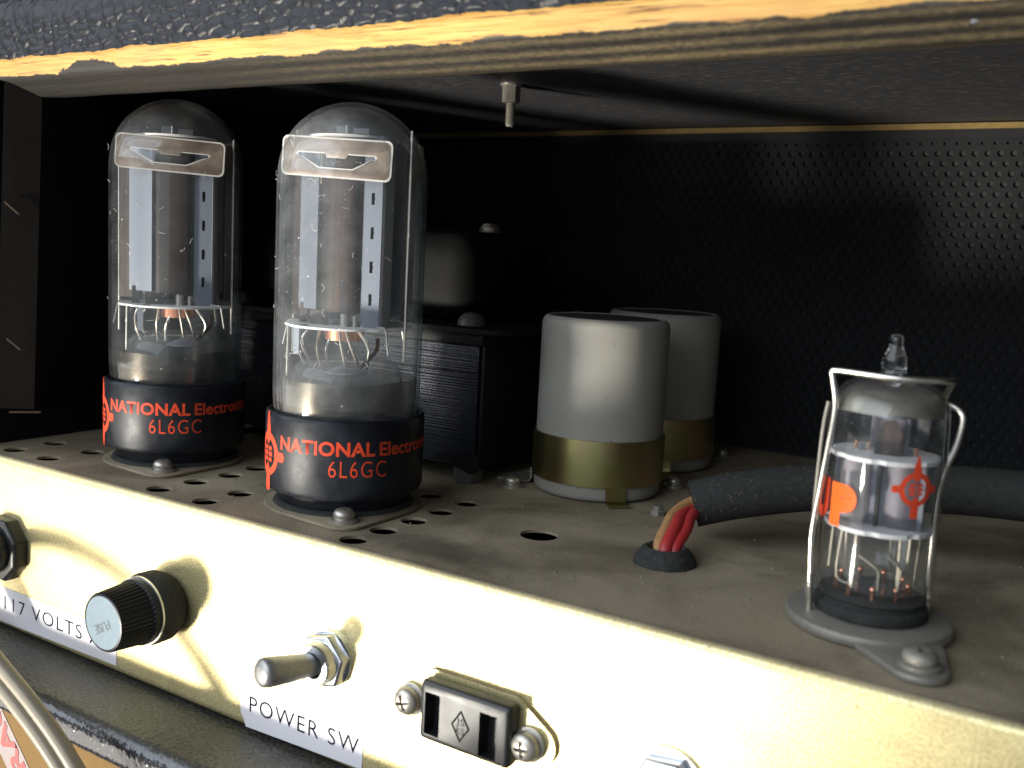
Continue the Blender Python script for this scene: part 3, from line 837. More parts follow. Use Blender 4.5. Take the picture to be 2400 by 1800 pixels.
def make_power_valve(loc, rz):
    t = thing('power_valve', '', 'valve', (*loc, 0), 'large glass power valves')
    # glass envelope: outer and inner wall
    outer = [(18.2, 22.0), (18.75, 27), (19.0, 34), (19.0, 60), (19.0, 80), (18.95, 85), (18.6, 89), (17.7, 92.6), (16.2, 95.8), (14.2, 98.6), (11.6, 101.0), (8.6, 102.9), (5.2, 104.2), (2.2, 104.8), (0, 104.95)]
    # round the profile
    P = [Vector((r, 0, z)) for r, z in outer]; Q = []
    for i in range(len(P) - 1):
        p0 = P[max(i - 1, 0)]; p1 = P[i]; p2 = P[i + 1]; p3 = P[min(i + 2, len(P) - 1)]
        for k in range(3):
            tt = k / 3; q = .5 * (2 * p1 + (p2 - p0) * tt + (2 * p0 - 5 * p1 + 4 * p2 - p3) * tt * tt + (3 * p1 - p0 - 3 * p2 + p3) * tt ** 3); Q.append((q.x, q.z))
    Q.append((0, 104.95))
    inner = [(max(r - .9, 0), z - (.9 if z > 90 else 0)) for r, z in Q if r > .9][::-1]
    MB().lathe(Q, 96).add([], []).lathe([(0, 104.0)] + inner, 96).obj('glass_envelope', M['glass'], t, smooth=80, fix=False)
    # black base: hollow cup with a rim round the glass
    MB().lathe([(0, 4.9), (18.6, 4.9), (19.8, 5.3), (20.5, 6.6), (20.5, 24.2), (20.35, 24.9), (19.9, 25.3), (19.3, 25.2), (18.9, 24.2), (18.8, 21), (0, 21)], 96).obj('base', M['bakelite'], t, smooth=40)
    MB().lathe([(0, 1.2), (16.6, 1.2), (16.9, 2.0), (16.9, 4.8), (0, 4.8)], 48).obj('base_spigot', M['bakelite'], t)
    # print
    az = R(52.6)
    me = text_mesh('printed_lettering', 'NATIONAL', 25.6, 3.45, bold=.03, space=1.03); on_cylinder(subdivide_long(me, 1.5), 20.56, az - .455, 16.8)
    new_obj('printed_lettering', me, M['red_print'], t, smooth=0)
    me = text_mesh('printed_lettering', 'Electronics', 21.4, 3.35, bold=.025); on_cylinder(subdivide_long(me, 1.5), 20.56, az + .745, 16.8)
    new_obj('printed_lettering', me, M['red_print'], t, smooth=0)
    me = text_mesh('printed_lettering', '6L6GC', 14.6, 4.1, bold=-.004, space=1.16); on_cylinder(subdivide_long(me, 1.5), 20.56, R(50.6), 11.4)
    new_obj('printed_lettering', me, M['red_print'], t, smooth=0)
    me = logo_mesh('printed_emblem', 5.6); on_cylinder(me, 20.56, R(-27.5), 14.6)
    new_obj('printed_emblem', me, M['red_print'], t, smooth=0)

    # ---- electrodes: local -Y is the front of the structure, turned by rz
    def e(mb, name, mat, **kw): return mb.obj(name, M[mat], t, rz=rz, **kw)
    # getter shields (front and rear) with the bent slot cut through
    def shield(sgn):
        slot = [(-10.4, .9), (-10.8, .4), (-10.4, 0), (-9.4, -.1), (-4.6, -2.4), (4.6, -2.4), (9.4, -.1), (10.4, 0), (10.8, .4), (10.4, .9), (3.2, .9), (2.6, .0), (-2.6, .0), (-3.2, .9)]
        me = plate_mesh('getter_shield', [rrect(-15.3, 15.3, -4.9, 4.9, 1.6), slot], .35, bevel=.1)
        me.transform(Matrix.Rotation(R(90), 4, 'X')); me.transform(Matrix.Rotation(R(2.5), 4, 'Y'))
        if sgn < 0: me.transform(Matrix.Rotation(math.pi, 4, 'Z'))
        me.transform(Matrix.Translation((0, -sgn * 9.2 * S, 90.0 * S)))
        gs = new_obj('getter_shield', me, M['shield'], t, rz=rz, smooth=30)
        def rim(lp, w):
            c = [(x * (1 - w / 15.3), y * (1 - w / 4.9)) for x, y in lp]; return [lp, c]
        sl2 = [(x * 1.045, (y + .75) * 1.17 - .75) for x, y in slot]
        for nm, lps in (('shield_rim_glint', rim(rrect(-15.3, 15.3, -4.9, 4.9, 1.6), .42)), ('slot_rim_glint', [sl2, slot])):
            me = plate_mesh(nm, lps, .05)
            me.transform(Matrix.Translation((0, 0, .00003)))
            me.transform(Matrix.Rotation(R(90), 4, 'X')); me.transform(Matrix.Rotation(R(2.5), 4, 'Y'))
            if sgn < 0: me.transform(Matrix.Rotation(math.pi, 4, 'Z'))
            me.transform(Matrix.Translation((0, -sgn * 9.2 * S, 90.0 * S)))
            new_obj(nm, me, M['shield_rim_glint'], gs, smooth=0)
    shield(1); shield(-1)
    # anode: flattened shell with a fin on either side
    front = []
    for k in range(17):
        a = -1 + 2 * k / 16
        front.append((a * 5.6 + .4, -(6.2 + 2.0 * math.sqrt(max(0, 1 - a * a)))))
    body = [(-5.2, -5.9)] + front + [(6.0, -5.9)]
    back = [(-x, -y) for x, y in body]
    e(MB().sheet(body, 50.8, 95, .4).sheet(back, 50.8, 95, .4), 'anode', 'anode')
    e(MB().sheet([(-5.5, -5.9), (-5.9, -3), (-5.9, 3), (-6.0, 5.9)], 50.8, 95, .4).sheet([(6.2, -5.9), (6.4, 0), (5.6, 5.9)], 50.8, 95, .4), 'anode_side', 'anode')
    e(MB().sheet([(-12.6, -3.9), (-9.0, -5.75), (-8.8, -5.95), (-5.2, -7.9)], 51.2, 94.5, .35), 'anode_fin', 'nickel')
    # right fin with punched slots
    holes = [[(8.5, z - 1.45), (9.35, z - 1.45), (9.35, z - .2), (9.6, z), (9.35, z + .3), (9.35, z + 1.45), (8.5, z + 1.45)] for z in (54.5, 62.6, 71.0, 79.4)]
    me = plate_mesh('anode_fin', [[(6.3, 47.4), (11.4, 47.4), (11.4, 94.5), (6.3, 94.5)]] + holes, .35)
    me.transform(Matrix.Translation((0, -6.1 * S, 0)) @ Matrix.Rotation(R(90), 4, 'X')); new_obj('anode_fin', me, M['nickel'], t, rz=rz, smooth=20)
    e(MB().sheet([(11.4, -6.1), (11.9, -5.6), (12.0, -1)], 48, 94.5, .35), 'anode_flange', 'nickel_dull')
    e(MB().sheet([(12.6, 3.9), (9.0, 5.75), (5.2, 7.9)], 51.2, 94.5, .35).sheet([(-6.3, 6.1), (-11.4, 6.1)], 48, 94.5, .35), 'anode_rear_fin', 'nickel_dull')
    e(MB().sheet([(-16.3, -1.2), (-12.0, -3.4)], 49, 95, .3), 'beam_plate', 'anode')
    e(MB().sheet([(13.4, 2.6), (16.2, 3.0)], 49, 95, .3), 'beam_plate', 'anode')
    for x, y in ((-16.6, 0), (16.4, -1.0)):
        e(MB().tube([(x, y, 39 if x else 47), (x, y, 96.5)], .38 if abs(x) > 5 else .25, 8), 'support_rod', 'wire')
    # mica discs
    e(MB().lathe([(0, 46.9), (16.3, 46.9), (16.3, 47.45), (0, 47.45)], 60, rfun=lambda a, h: 1 - .035 * (abs(math.sin(2 * a)) > .97)), 'lower_mica', 'mica')
    e(MB().lathe([(0, 95.2), (11.5, 95.2), (11.5, 95.7), (0, 95.7)], 40), 'upper_mica', 'mica')
    e(MB().box(-4.2, -.8, -2.0, -1.7, 95.7, 98.6).box(.2, 4.6, -1.2, -.9, 95.7, 98.2), 'top_tab', 'nickel_dull')
    e(MB().tube([(-1.0, -2.3, 95), (-1.0, -2.3, 98.8)], .35, 8), 'top_rod', 'wire')
    # feet of the fins on the mica
    e(MB().box(-11.6, -9.4, -5.2, -4.9, 47.4, 52.5).box(-7.2, -2.2, -7.6, -7.3, 47.4, 51).box(5.4, 9, 1, 1.3, 47.4, 51), 'fin_foot', 'anode')
    e(MB().lathe([(0, 47.4), (1.2, 47.4), (1.2, 50.6), (0, 50.6)], 16, (2.6, -7.2, 0)).lathe([(0, 47.4), (.6, 47.4), (.6, 50.2), (0, 50.2)], 12, (5.4, -7, 0)), 'cathode_end', 'steel')
    # snubber wires at the rim of the mica
    for a in (-78, 62, 150, -150):
        ca, sa = math.sin(R(a)), -math.cos(R(a))
        e(MB().tube([(12.5 * ca, 12.5 * sa, 47.8), (15.9 * ca, 15.9 * sa, 47.8), (16.4 * ca, 16.4 * sa, 47.4), (17.7 * ca, 17.7 * sa, 41.2)], .28, 6), 'snubber_wire', 'wire')
    e(MB().box(-7.6, -6.0, -14.5, -14.2, 40.2, 47.6).box(-8.0, -4.6, -14.5, -12.6, 47.5, 47.75), 'mica_tab', 'nickel')
    e(MB().tube([(-11.6, -10.4, 47), (-11.8, -10.2, 34)], .33, 6), 'support_lead', 'wire')
    # heater sleeve under the mica
    e(MB().lathe([(4.6, 44.2), (5.0, 44.0), (5.0, 46.9), (4.6, 46.9)], 24, (2.0, -6, 0), closed=True), 'heater_shield', 'copper')
    leads = [[(-8.6, -9, 46.8), (-9.6, -9.2, 44), (-9.4, -8.6, 40.5), (-8.4, -7.4, 37)], [(-6.6, -9.4, 46), (-8.0, -9.8, 43.2), (-7.2, -8.8, 39.6), (-6.2, -7, 37)],
             [(-2.6, -10.4, 46.8), (-3.2, -10.4, 42), (-3.4, -8, 37)], [(1.4, -10.2, 46), (-.4, -10.6, 42), (-1.2, -8, 37)],
             [(3.2, -10.6, 46.4), (3.8, -10.8, 43), (4.4, -9, 37)], [(4.6, -10.0, 46.6), (6.2, -10.2, 42.8), (7.2, -8, 38)], [(7.6, -9, 46.6), (10.2, -8.4, 42.6), (9.6, -7.4, 39.6), (8.6, -6, 37)],
             [(11.6, -6.4, 45), (11.4, -6.6, 42), (8.6, -7.0, 38.6), (7.0, -6.4, 37)]]
    for k, p in enumerate(leads):
        e(MB().tube(p, .36 if k != 7 else .5, 7, 5), 'lead_wire', 'wire' if k in (0, 1, 3, 6) else ('anode' if k == 7 else 'wire_dim'))
    # getter cup: small inverted dish
    e(MB().lathe([(0, 38.2), (1.2, 38.2), (2.4, 37.6), (5.2, 36.2), (5.3, 36.0), (4.6, 36.0), (0, 36.9)], 36, (4.6, -8.6, 0)), 'getter_cup', 'nickel')
    # glass foot tube
    MB().lathe([(17.6, 23), (15.2, 27), (14.4, 31), (14.2, 34), (13.6, 36.2), (12.2, 37.8), (10.0, 38.6), (6, 38.9), (0, 38.9)], 56).obj('glass_foot', M['glass_stem'], t, smooth=80, fix=False)
    # mirror left by the getter on the inside of the bulb
    vs = []; fs = []
    n = 96
    for j in range(5):
        for k in range(n):
            a = 2 * math.pi * k / n
            top = 34.1 + .35 * math.sin(a * 2 + 1) + .3 * noise.noise(Vector((math.cos(a) * 2, math.sin(a) * 2, loc[0] * .01)))
            z = 22.5 + (top - 22.5) * j / 4; r = 17.75 + min(.3, (z - 22) * .03)
            vs.append((r * math.cos(a), r * math.sin(a), z))
    for j in range(4):
        for k in range(n):
            k2 = (k + 1) % n; fs.append((j * n + k, j * n + k2, (j + 1) * n + k2, (j + 1) * n + k))
    MB().add(vs, fs).obj('getter_mirror', M['getter'], t, smooth=80, fix=False)
    return t
v1 = make_power_valve(T2, R(13))
v1['label'] = 'larger looking power valve with hazy bluish dome, standing in front of the black transformer'
v2 = copy_tree(v1)
v2['label'] = 'clearer power valve at the far left, standing next to the dark side wall'
v2.location = (T1[0] * S, T1[1] * S, 0)
turn = ('getter_shield', 'anode', 'fin', 'beam_plate', 'support', 'mica', 'top_', 'fin_foot', 'cathode', 'snubber', 'heater', 'lead_wire', 'getter_cup')
for c in v2.children:
    if any(k in c.name for k in turn) and 'mirror' not in c.name: c.rotation_euler[2] = R(38)
# the nearer bulb has the hazier glass
for c in v1.children:
    if c.name.startswith('glass_envelope'):
        c.data = c.data.copy(); c.data.materials[0] = M['glass_hazy']

for v, zs, dz in ((v1, .985, -1.2), (v2, 1.022, .6)):
    for c in v.children:
        if c.name.startswith('glass_envelope'): c.scale[2] = zs
        if any(c.name.startswith(k) for k in ('getter_shield', 'top_', 'upper_mica')): c.location.z = dz * S
# sockets: plate with two screws under each power valve
def socket(loc, label):
    t = thing('valve_socket', label, 'socket', (*loc, 0), 'sockets of the power valves')
    ax = R(-12)
    dirs = [(22.0 * math.sin(R(42)), -22.0 * math.cos(R(42))), (-22.0 * math.sin(R(42)), 22.0 * math.cos(R(42)))]
    lp = hull([(0, 0, 20.6), (dirs[0][0], dirs[0][1], 5.6), (dirs[1][0], dirs[1][1], 5.6)], 48)
    me = plate_mesh('mounting_plate', [lp], .8, bevel=.2); me.transform(Matrix.Translation((0, 0, .0009)))
    new_obj('mounting_plate', me, M['chassis_top'], t)
    MB().lathe([(0, .9), (18.4, .9), (18.0, 1.6), (17.4, 1.9), (0, 1.9)], 48).obj('socket_body', M['rubber'], t)
    for dx, dy in dirs:
        s = bpy.data.objects.new('screw', None); COL.objects.link(s); s.parent = t; s.location = (dx * S, dy * S, .9 * S)
        screw_parts(None, (0, 0, 0), 2.7, 2.5, M['steel'], rot=.9 + dx * .01, wr=1.25)
        for q in [q for q in COL.objects if q.parent is None and q.name.split('.')[0] in ('washer', 'screw_head')]: q.parent = s
    return t
socket(T2, 'round socket plate with a front screw under the valve by the transformer')
socket(T1, 'round socket plate with a front screw under the far left valve')

# =================================================================== capacitors
def capacitor(loc, label):
    t = thing('can_capacitor', label, 'capacitor', (*loc, .3), 'grey can capacitors')
    MB().lathe([(0, 0), (17.4, 0), (18.2, .5), (18.5, 1.4), (18.5, 48.4), (18.2, 49.6), (17.5, 50.4), (16.9, 50.7), (16.5, 50.5), (16.3, 49.6), (0, 49.6)], 96).obj('can', M['cap_grey'], t, smooth=50)
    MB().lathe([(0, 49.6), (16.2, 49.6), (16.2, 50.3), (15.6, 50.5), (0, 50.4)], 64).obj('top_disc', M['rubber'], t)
    return t
c1 = capacitor((-131.5, 92.7), 'front grey capacitor can, the brighter of the two')
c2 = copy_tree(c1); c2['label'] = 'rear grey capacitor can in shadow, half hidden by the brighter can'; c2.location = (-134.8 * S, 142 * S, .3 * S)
def clamp(loc, rot, label):
    t = thing('capacitor_clamp', label, 'clamp', (*loc, 0), 'brass coloured capacitor clamps')
    # band with a wave along its lower edge that leaves the foot of the can bare
    n = 96; vs = []; fs = []
    for k in range(n):
        a = 2 * math.pi * k / n
        lo = 4.6
        for r in (18.6, 19.25):
            for z in (lo, 17.6): vs.append((r * math.cos(a), r * math.sin(a), z))
    for k in range(n):
        A = 4 * k; B = 4 * ((k + 1) % n)
        fs += [(A + 2, B + 2, B + 3, A + 3), (A, A + 1, B + 1, B), (A + 1, A + 3, B + 3, B + 1), (A, B, B + 2, A + 2)]
    MB().add(vs, fs).obj('band', M['gold'], t, smooth=40)
    for k in range(3):
        a = R(rot + 120 * k); ca, sa = math.cos(a), math.sin(a); tx, ty = -sa, ca
        def q(r, w_, z): return (r * ca + w_ * tx, r * sa + w_ * ty, z)
        pth = [(18.95, 4.9), (18.95, 2.2), (19.3, 1.1), (20.2, .6), (23.2, .55)] if k == 0 else [(18.95, 4.9), (18.95, 2.0), (19.4, 1.0), (20.4, .6), (29.5, .55)]
        vs = []; fs = []
        wd = 2.9 if k == 0 else 4.2
        for (r, z) in pth:
            for th in (-.3, .3):
                for wv in (-wd, wd):
                    vs.append(q(r + (th if z > 1 else 0), wv, z + (th if z <= 1 else 0)))
        m = len(pth)
        for i in range(m - 1):
            A, B = 4 * i, 4 * i + 4
            fs += [(A, A + 1, B + 1, B), (A + 2, B + 2, B + 3, A + 3), (A, B, B + 2, A + 2), (A + 1, A + 3, B + 3, B + 1)]
        fs += [(0, 2, 3, 1), (4 * m - 4, 4 * m - 3, 4 * m - 1, 4 * m - 2)]
        MB().add(vs, fs).obj('foot', M['gold'] if k == 0 else M['steel_dusty'], t, smooth=30)
    return t
clamp((-131.5, 92.7), -46, 'brass coloured clamp band round the foot of the brighter grey can')
clamp((-134.8, 142), -60, 'brass coloured clamp band round the shadowed rear grey can')

# =================================================================== transformer
t = thing('transformer', 'black laminated transformer with a domed cover behind the power valves', 'transformer', (-212, 105, 0))
ox, oy = 212, -105
def tr(mb): mb.v = [(x + ox, y + oy, z) for x, y, z in mb.v]; return mb
# stack of laminations: thin plates with slightly uneven edges
mb = MB(); z = 5.0; k = 0
while z < 40.4:
    th = random.choice((.55, .7, .8, 1.0)); j = random.uniform(-.30, .30) - (.5 if random.random() < .15 else 0)
    mb.box(-270 - j, -160.4 + j * .6, 70.6 - j, 133, z, z + th * .62); z += th; k += 1
lo = tr(mb).obj('lamination_stack', M['lam'], t, smooth=0); lo['kind'] = 'stuff'
tr(MB().box(-269.5, -161, 71.2, 132, 4.8, 40.6)).obj('core', M['trafo_black'], t)
me = plate_mesh('flange', [rrect(-276, -150, 66.5, 138, 7)], 1.6, bevel=.3); me.transform(Matrix.Translation((ox * S, oy * S, 46.0 * S))); new_obj('flange', me, M['bell'], t)
tr(MB().box(-270, -158.5, 69.4, 133.4, 40.9, 44.3)).obj('frame_rail', M['trafo_black'], t, bevel=.5)
tr(MB().add([(-163, 69.4, 9), (-158, 69.4, 9), (-158, 69.4, 4), (-161, 69.4, 3.2), (-175, 69.4, 7.2), (-163, 71, 9)], [(0, 1, 2, 3, 4)])).obj('frame_tongue', M['trafo_black'], t, smooth=0)
tr(MB().box(-159.8, -158.6, 71, 132, 4.5, 41)).obj('frame_side', M['trafo_black'], t, bevel=.3)
bell = tr(MB().box(-262, -170, 78, 130, 46, 74)).obj('bell_cover', M['bell'], t, bevel=9, bseg=5, smooth=60)
for x, y in ((-168, 77), (-266, 77), (-266, 128), (-160, 128)):
    s_ = tr(MB().lathe([(0, 46), (4.3, 46), (4.1, 47.2), (3.4, 48.6), (2.2, 49.5), (0, 49.9)], 24, (x, y, 0))).obj('bolt_head', M['dark_bolt'], t)
tr(MB().lathe([(0, 73.6), (3.4, 73.6), (3.2, 75), (2.0, 76.2), (0, 76.5)], 20, (-173, 92, 0))).obj('bolt_head', M['dark_bolt'], t)
for x, y in ((-164.3, 73.5), (-266, 73.5), (-164, 130), (-266, 130)):
    tr(MB().lathe([(0, 0), (4.6, 0), (4.6, 4.2), (0, 4.2)], 6, (x, y, 0), a0=.3, a1=.3 + 2 * math.pi)).obj('foot_nut', M['dark_bolt'], t, bevel=.3, smooth=20)

# =================================================================== sleeved wires and grommet
t = thing('rubber_grommet', 'dusty black rubber grommet in the chassis top with wires through it', 'grommet', (-86.0, 39.5, 0))
MB().lathe([(3.4, -1.5), (3.4, 2.0), (3.7, 3.3), (4.4, 3.9), (5.2, 3.5), (6.4, 2.0), (7.1, .8), (7.2, .02), (5.0, 0.02)], 40, rfun=lambda a, h: 1 + .02 * math.sin(5 * a) + .015 * math.sin(11 * a + h)).obj('ring', M['rubber'], t, smooth=60, fix=False)
t = thing('sleeved_cable', 'black sleeved cable behind the small valve with red and tan wires at its end', 'cable', (-86, 39.5, 2))
o3 = Vector((86, -39.5, -2))
sp = [(-88.8, 61.6, 9.0), (-78.7, 66.6, 12.2), (-63.2, 75.3, 15.2), (-44.3, 82.2, 17.2), (-18.6, 85.5, 19), (30, 84, 20), (95, 80, 21)]
P = [Vector(p) + o3 for p in sp]; PSL = P
MB().tube(P, 5.75, 28, 8, cap=False).obj('sleeve', M['rubber'], t, smooth=60, fix=False)
MB().tube(P, 5.1, 28, 8, cap=False).obj('sleeve_lining', M['black_hole'], t, smooth=60, fix=False)
ws = [('tan_wire', -2.2, .6, 1.3), ('tan_wire', -1.5, -1.0, 1.05), ('red_wire', .2, -.8, 1.55), ('red_wire', 1.9, .7, 1.35), ('red_wire', .9, 1.6, 1.2)]
for m, dx, dy, rr in ws:
    pts = [(-86 + dx * .9, 40 + dy, -2), (-86.3 + dx, 40.6 + dy, 3), (-86.8 + dx * 1.2, 46.5 + dy * 1.2, 6.4 - abs(dx) * .2), (-88.2 + dx * 1.05, 54 + dy, 7.9), (-87.0 + dx * .6, 61.2, 8.6 + dy * .5 - dx * .5), (-80, 66.0, 11.4 + dy * .4 - dx * .5)]
    MB().tube([Vector(p) + o3 for p in pts], rr, 12, 7).obj('wire', M[m], t, smooth=60)

# =================================================================== small valve
T3 = (-39.0, 31.1)
VIEW3 = math.atan2(39.0, 199.0)          # direction to the viewer from -Y towards +X
t = thing('small_valve', 'small glass valve with red-orange print held by a wire clip, at the right', 'valve', (*T3, 0))
outer = [(9.9, 6.0), (10.7, 6.8), (11.0, 8.5), (11.0, 20), (11.0, 40.5), (10.75, 43), (10.0, 45.2), (8.6, 46.9), (6.6, 48.0), (4.2, 48.7), (2.6, 49.2), (0, 49.3)]
MB().lathe([(0, 49.35), (2.5, 49.35), (2.2, 50.3), (2.35, 51.4), (2.1, 52.6), (1.45, 53.9), (1.2, 55.2), (1.25, 56.0), (.9, 56.6), (.4, 56.85), (0, 56.9)], 40).obj('glass_tip', M['glass_solid'], t, smooth=80)
inner = [(0, 48.0), (4.0, 47.8), (6.4, 47.1), (8.2, 46.1), (9.5, 44.6), (10.2, 42.8), (10.35, 40.5), (10.35, 9), (10, 8.6), (0, 8.4)]
MB().lathe(outer, 72).lathe(inner, 72).obj('glass_envelope', M['glass_small'], t, smooth=60, fix=False)
vs = []; fs = []
pr = [(10.22, 42.2), (10.05, 42.9), (9.35, 44.5), (8.1, 45.95), (6.3, 46.95), (4.0, 47.6)]
n = 64
for j, (r, z) in enumerate(pr):
    for k in range(n):
        a = 2 * math.pi * k / n; dz = .55 * noise.noise(Vector((math.cos(a) * 1.5, math.sin(a) * 1.5, 3))) if j == 0 else 0
        vs.append((r * math.cos(a), r * math.sin(a), z + dz))
for j in range(len(pr) - 1):
    for k in range(n): fs.append((j * n + k, j * n + (k + 1) % n, (j + 1) * n + (k + 1) % n, (j + 1) * n + k))
MB().add(vs, fs).obj('getter_mirror', M['getter_small'], t, smooth=80, fix=False)
RZ3 = VIEW3 + R(-8)
def e3(mb, name, mat, **kw): return mb.obj(name, M[mat], t, rz=RZ3, **kw)
# serrated mica discs
for z in (19.6, 33.2):
    e3(MB().lathe([(0, z), (9.9, z), (9.9, z + .85), (0, z + .85)], 72, rfun=lambda a, h: 1 - .055 * (int(a / (2 * math.pi) * 72 + .5) % 9 in (0, 1))), 'mica_disc', 'mica_frosted')
# two box anodes with ribs
for sx in (-1, 1):
    cx = 4.3 * sx
    e3(MB().sheet([(cx - 3.0, -3.4), (cx - 1.2, -4.2), (cx + 1.2, -4.2), (cx + 3.0, -3.4), (cx + 3.2, 0), (cx + 3.0, 3.4), (cx, 4.2), (cx - 3.0, 3.4), (cx - 3.2, 0), (cx - 3.0, -3.4)], 20.6, 32.7, .35), 'anode', 'nickel_dark')
    e3(MB().sheet([(cx - 3.9, -3.9), (cx - 3.0, -3.5)], 20.6, 32.7, .3).sheet([(cx + 3.0, -3.5), (cx + 3.9, -3.9)], 20.6, 32.7, .3), 'anode_fin', 'nickel')
    for gx in (-1.2, 1.2):
        e3(MB().tube([(cx + gx, 0, 33.6), (cx + gx, 0, 35.6)], .32, 6), 'grid_post', 'copper')
    e3(MB().tube([(cx, -.6, 33.6), (cx, -.6, 35.2)], .6, 8), 'cathode_end', 'nickel')
e3(MB().box(-.25, .25, -4.8, 4.8, 20.2, 33.1), 'screen_plate', 'anode')
e3(MB().box(-3.6, 3.2, 3.4, 3.8, 34.2, 42.0), 'getter_plate', 'nickel_dark')
e3(MB().tube([(3.6, -1, 33.5), (3.9, -1, 41.6)], .45, 8), 'getter_post', 'nickel')
e3(MB().lathe([(2.9, 41.4), (3.3, 41.2), (3.3, 41.8), (2.9, 41.9)], 28, (1.0, -1, 0), closed=True), 'getter_ring', 'nickel')
e3(MB().add([(-1.6, -3.2, 34.0), (3.0, -3.2, 34.0), (3.2, -3.2, 38.6), (1.6, -3.2, 41), (-.4, -3.2, 40.4), (-1.4, -3.2, 37.6), (-1.6, -2.9, 34.0), (3.0, -2.9, 34.0), (3.2, -2.9, 38.6), (1.6, -2.9, 41), (-.4, -2.9, 40.4), (-1.4, -2.9, 37.6)],
       [(0, 1, 2, 3, 4, 5), (11, 10, 9, 8, 7, 6)] + [(i, (i + 1) % 6, 6 + (i + 1) % 6, 6 + i)[::-1] for i in range(6)]), 'dark_flag', 'anode', smooth=0)
# wires between the lower mica and the foot
wp = [[(-7.4, -4.6, 19.6), (-7.6, -4.6, 11.2)], [(-5.4, -6.0, 19.6), (-5.7, -6.2, 10.2), (-2.4, -7.4, 9.4)], [(-2.6, -7.2, 19.4), (-2.6, -7.4, 8.6)],
      [(-1.8, -7.0, 15.0), (1.4, -7.6, 13.4), (2.0, -7.4, 12.6), (2.0, -7.4, 9)], [(3.2, -6.2, 15.6), (5.2, -6.0, 14.0), (5.6, -5.8, 13), (5.4, -5.8, 9)],
      [(5.0, -5.6, 19.4), (5.2, -5.6, 10)], [(6.6, -4.4, 19.4), (6.4, -4.4, 9.6)], [(8.0, -1, 19.4), (7.6, -1, 9)], [(-6.4, 3.5, 19.4), (-6.0, 4, 9)], [(1.6, 6.6, 19.4), (2.2, 6.8, 9)]]
for p in wp: e3(MB().tube(p, .28, 6, 4), 'lead_wire', 'wire_dim')
for a in range(0, 360, 40):
    e3(MB().lathe([(.45, 5.0), (.45, 8.5), (.7, 8.7), (.6, 9.0), (.3, 9.3), (0, 9.4)], 10, (6.6 * math.cos(R(a)), 6.6 * math.sin(R(a)), 0)), 'pin', 'copper')
# print on the glass
me = text_mesh('printed_lettering', 'P', 5.9, 7.5, bold=.085); on_cylinder(subdivide_long(me, .6), 11.06, VIEW3 + R(-37), 21.2)
new_obj('printed_lettering', me, M['red_print_lit'], t, smooth=0)
me = text_mesh('printed_lettering', 'U', 5.6, 7.4, bold=.07); on_cylinder(subdivide_long(me, .6), 11.06, VIEW3 + R(-71), 21.6)
new_obj('printed_lettering', me, M['red_print'], t, smooth=0)
me = logo_mesh('printed_emblem', 3.2); on_cylinder(me, 11.06, VIEW3 + R(32), 29.4)
new_obj('printed_emblem', me, M['red_print'], t, smooth=0)

t = thing('small_valve_socket', 'dull metal socket flange with black insulator and front screw, under the small valve', 'socket', (*T3, 0))
lp = circ(0, -1.0, 15.6, 72)
pl = plate_mesh('flange', [lp], 2.5, bevel=1.0); pl.transform(Matrix.Translation((0, 0, .0026)))
ep = plate_mesh('ear_strip', [hull([(8, -12.0, 8.0), (13.2, -21.0, 5.0), (-8, 12, 8.0), (-13.2, 21.0, 5.0)], 40)], 1.5, bevel=.5); ep.transform(Matrix.Translation((0, 0, .0016)))
new_obj('ear_strip', ep, M['steel_dusty'], t)
new_obj('flange', pl, M['steel_dusty'], t)
MB().lathe([(0, 2.8), (10.6, 2.8), (10.8, 3.2), (10.6, 4.6), (10.2, 5.0), (9.6, 5.2), (9.6, 5.9), (9.9, 6.3), (9.4, 6.6), (0, 6.6)], 56).obj('insulator', M['rubber'], t)
s = bpy.data.objects.new('screw', None); COL.objects.link(s); s.parent = t; s.location = (13.2 * S, -21.0 * S, 1.6 * S)
screw_parts(None, (0, 0, 0), 3.0, 2.4, M['steel_dusty'], rot=.2, wr=1.2)
for q in [q for q in COL.objects if q.parent is None and q.name.split('.')[0] in ('washer', 'screw_head')]: q.parent = s

t = thing('retaining_clip', 'bent bright wire clip hooked over the top of the small valve', 'clip', (*T3, 0))
o4 = Vector((39.0, -31.1, 0))
lft = [(-48.6, 23.4, 1.0), (-49.0, 23.2, 10), (-49.3, 23.0, 18), (-48.6, 23.1, 27), (-47.9, 23.2, 34.7), (-47.3, 23.4, 42.7), (-48.1, 23.2, 47.6), (-48.4, 23.1, 49.1), (-47.6, 22.9, 49.6), (-42, 22.4, 49.5), (-36.5, 22.4, 49.3), (-32, 24.4, 49.3), (-28.8, 27.2, 49.3),
       (-28.2, 29.2, 49.2), (-28.6, 31.2, 48.6), (-30.0, 34.9, 44.9), (-27.4, 35.5, 43.2), (-26.6, 35.5, 41.2), (-27.4, 35.4, 36), (-28.9, 35.2, 31.0), (-29.6, 35.2, 24), (-29.4, 35.0, 8), (-29.2, 35, 2)]
MB().tube([Vector(p) + o4 for p in lft], .62, 12, 5).obj('wire', M['wire'], t, smooth=60)
MB().tube([Vector(p) + o4 for p in [(-51.0, 32.8, 42.3), (-51.6, 32.6, 36), (-51.8, 32.4, 20), (-51.6, 32, 2)]], .4, 10, 4).obj('wire', M['steel_dusty'], t, smooth=60)  # same wire as the front leg; its dimness is put into a darker metal
# lint on the sleeve by the small valve

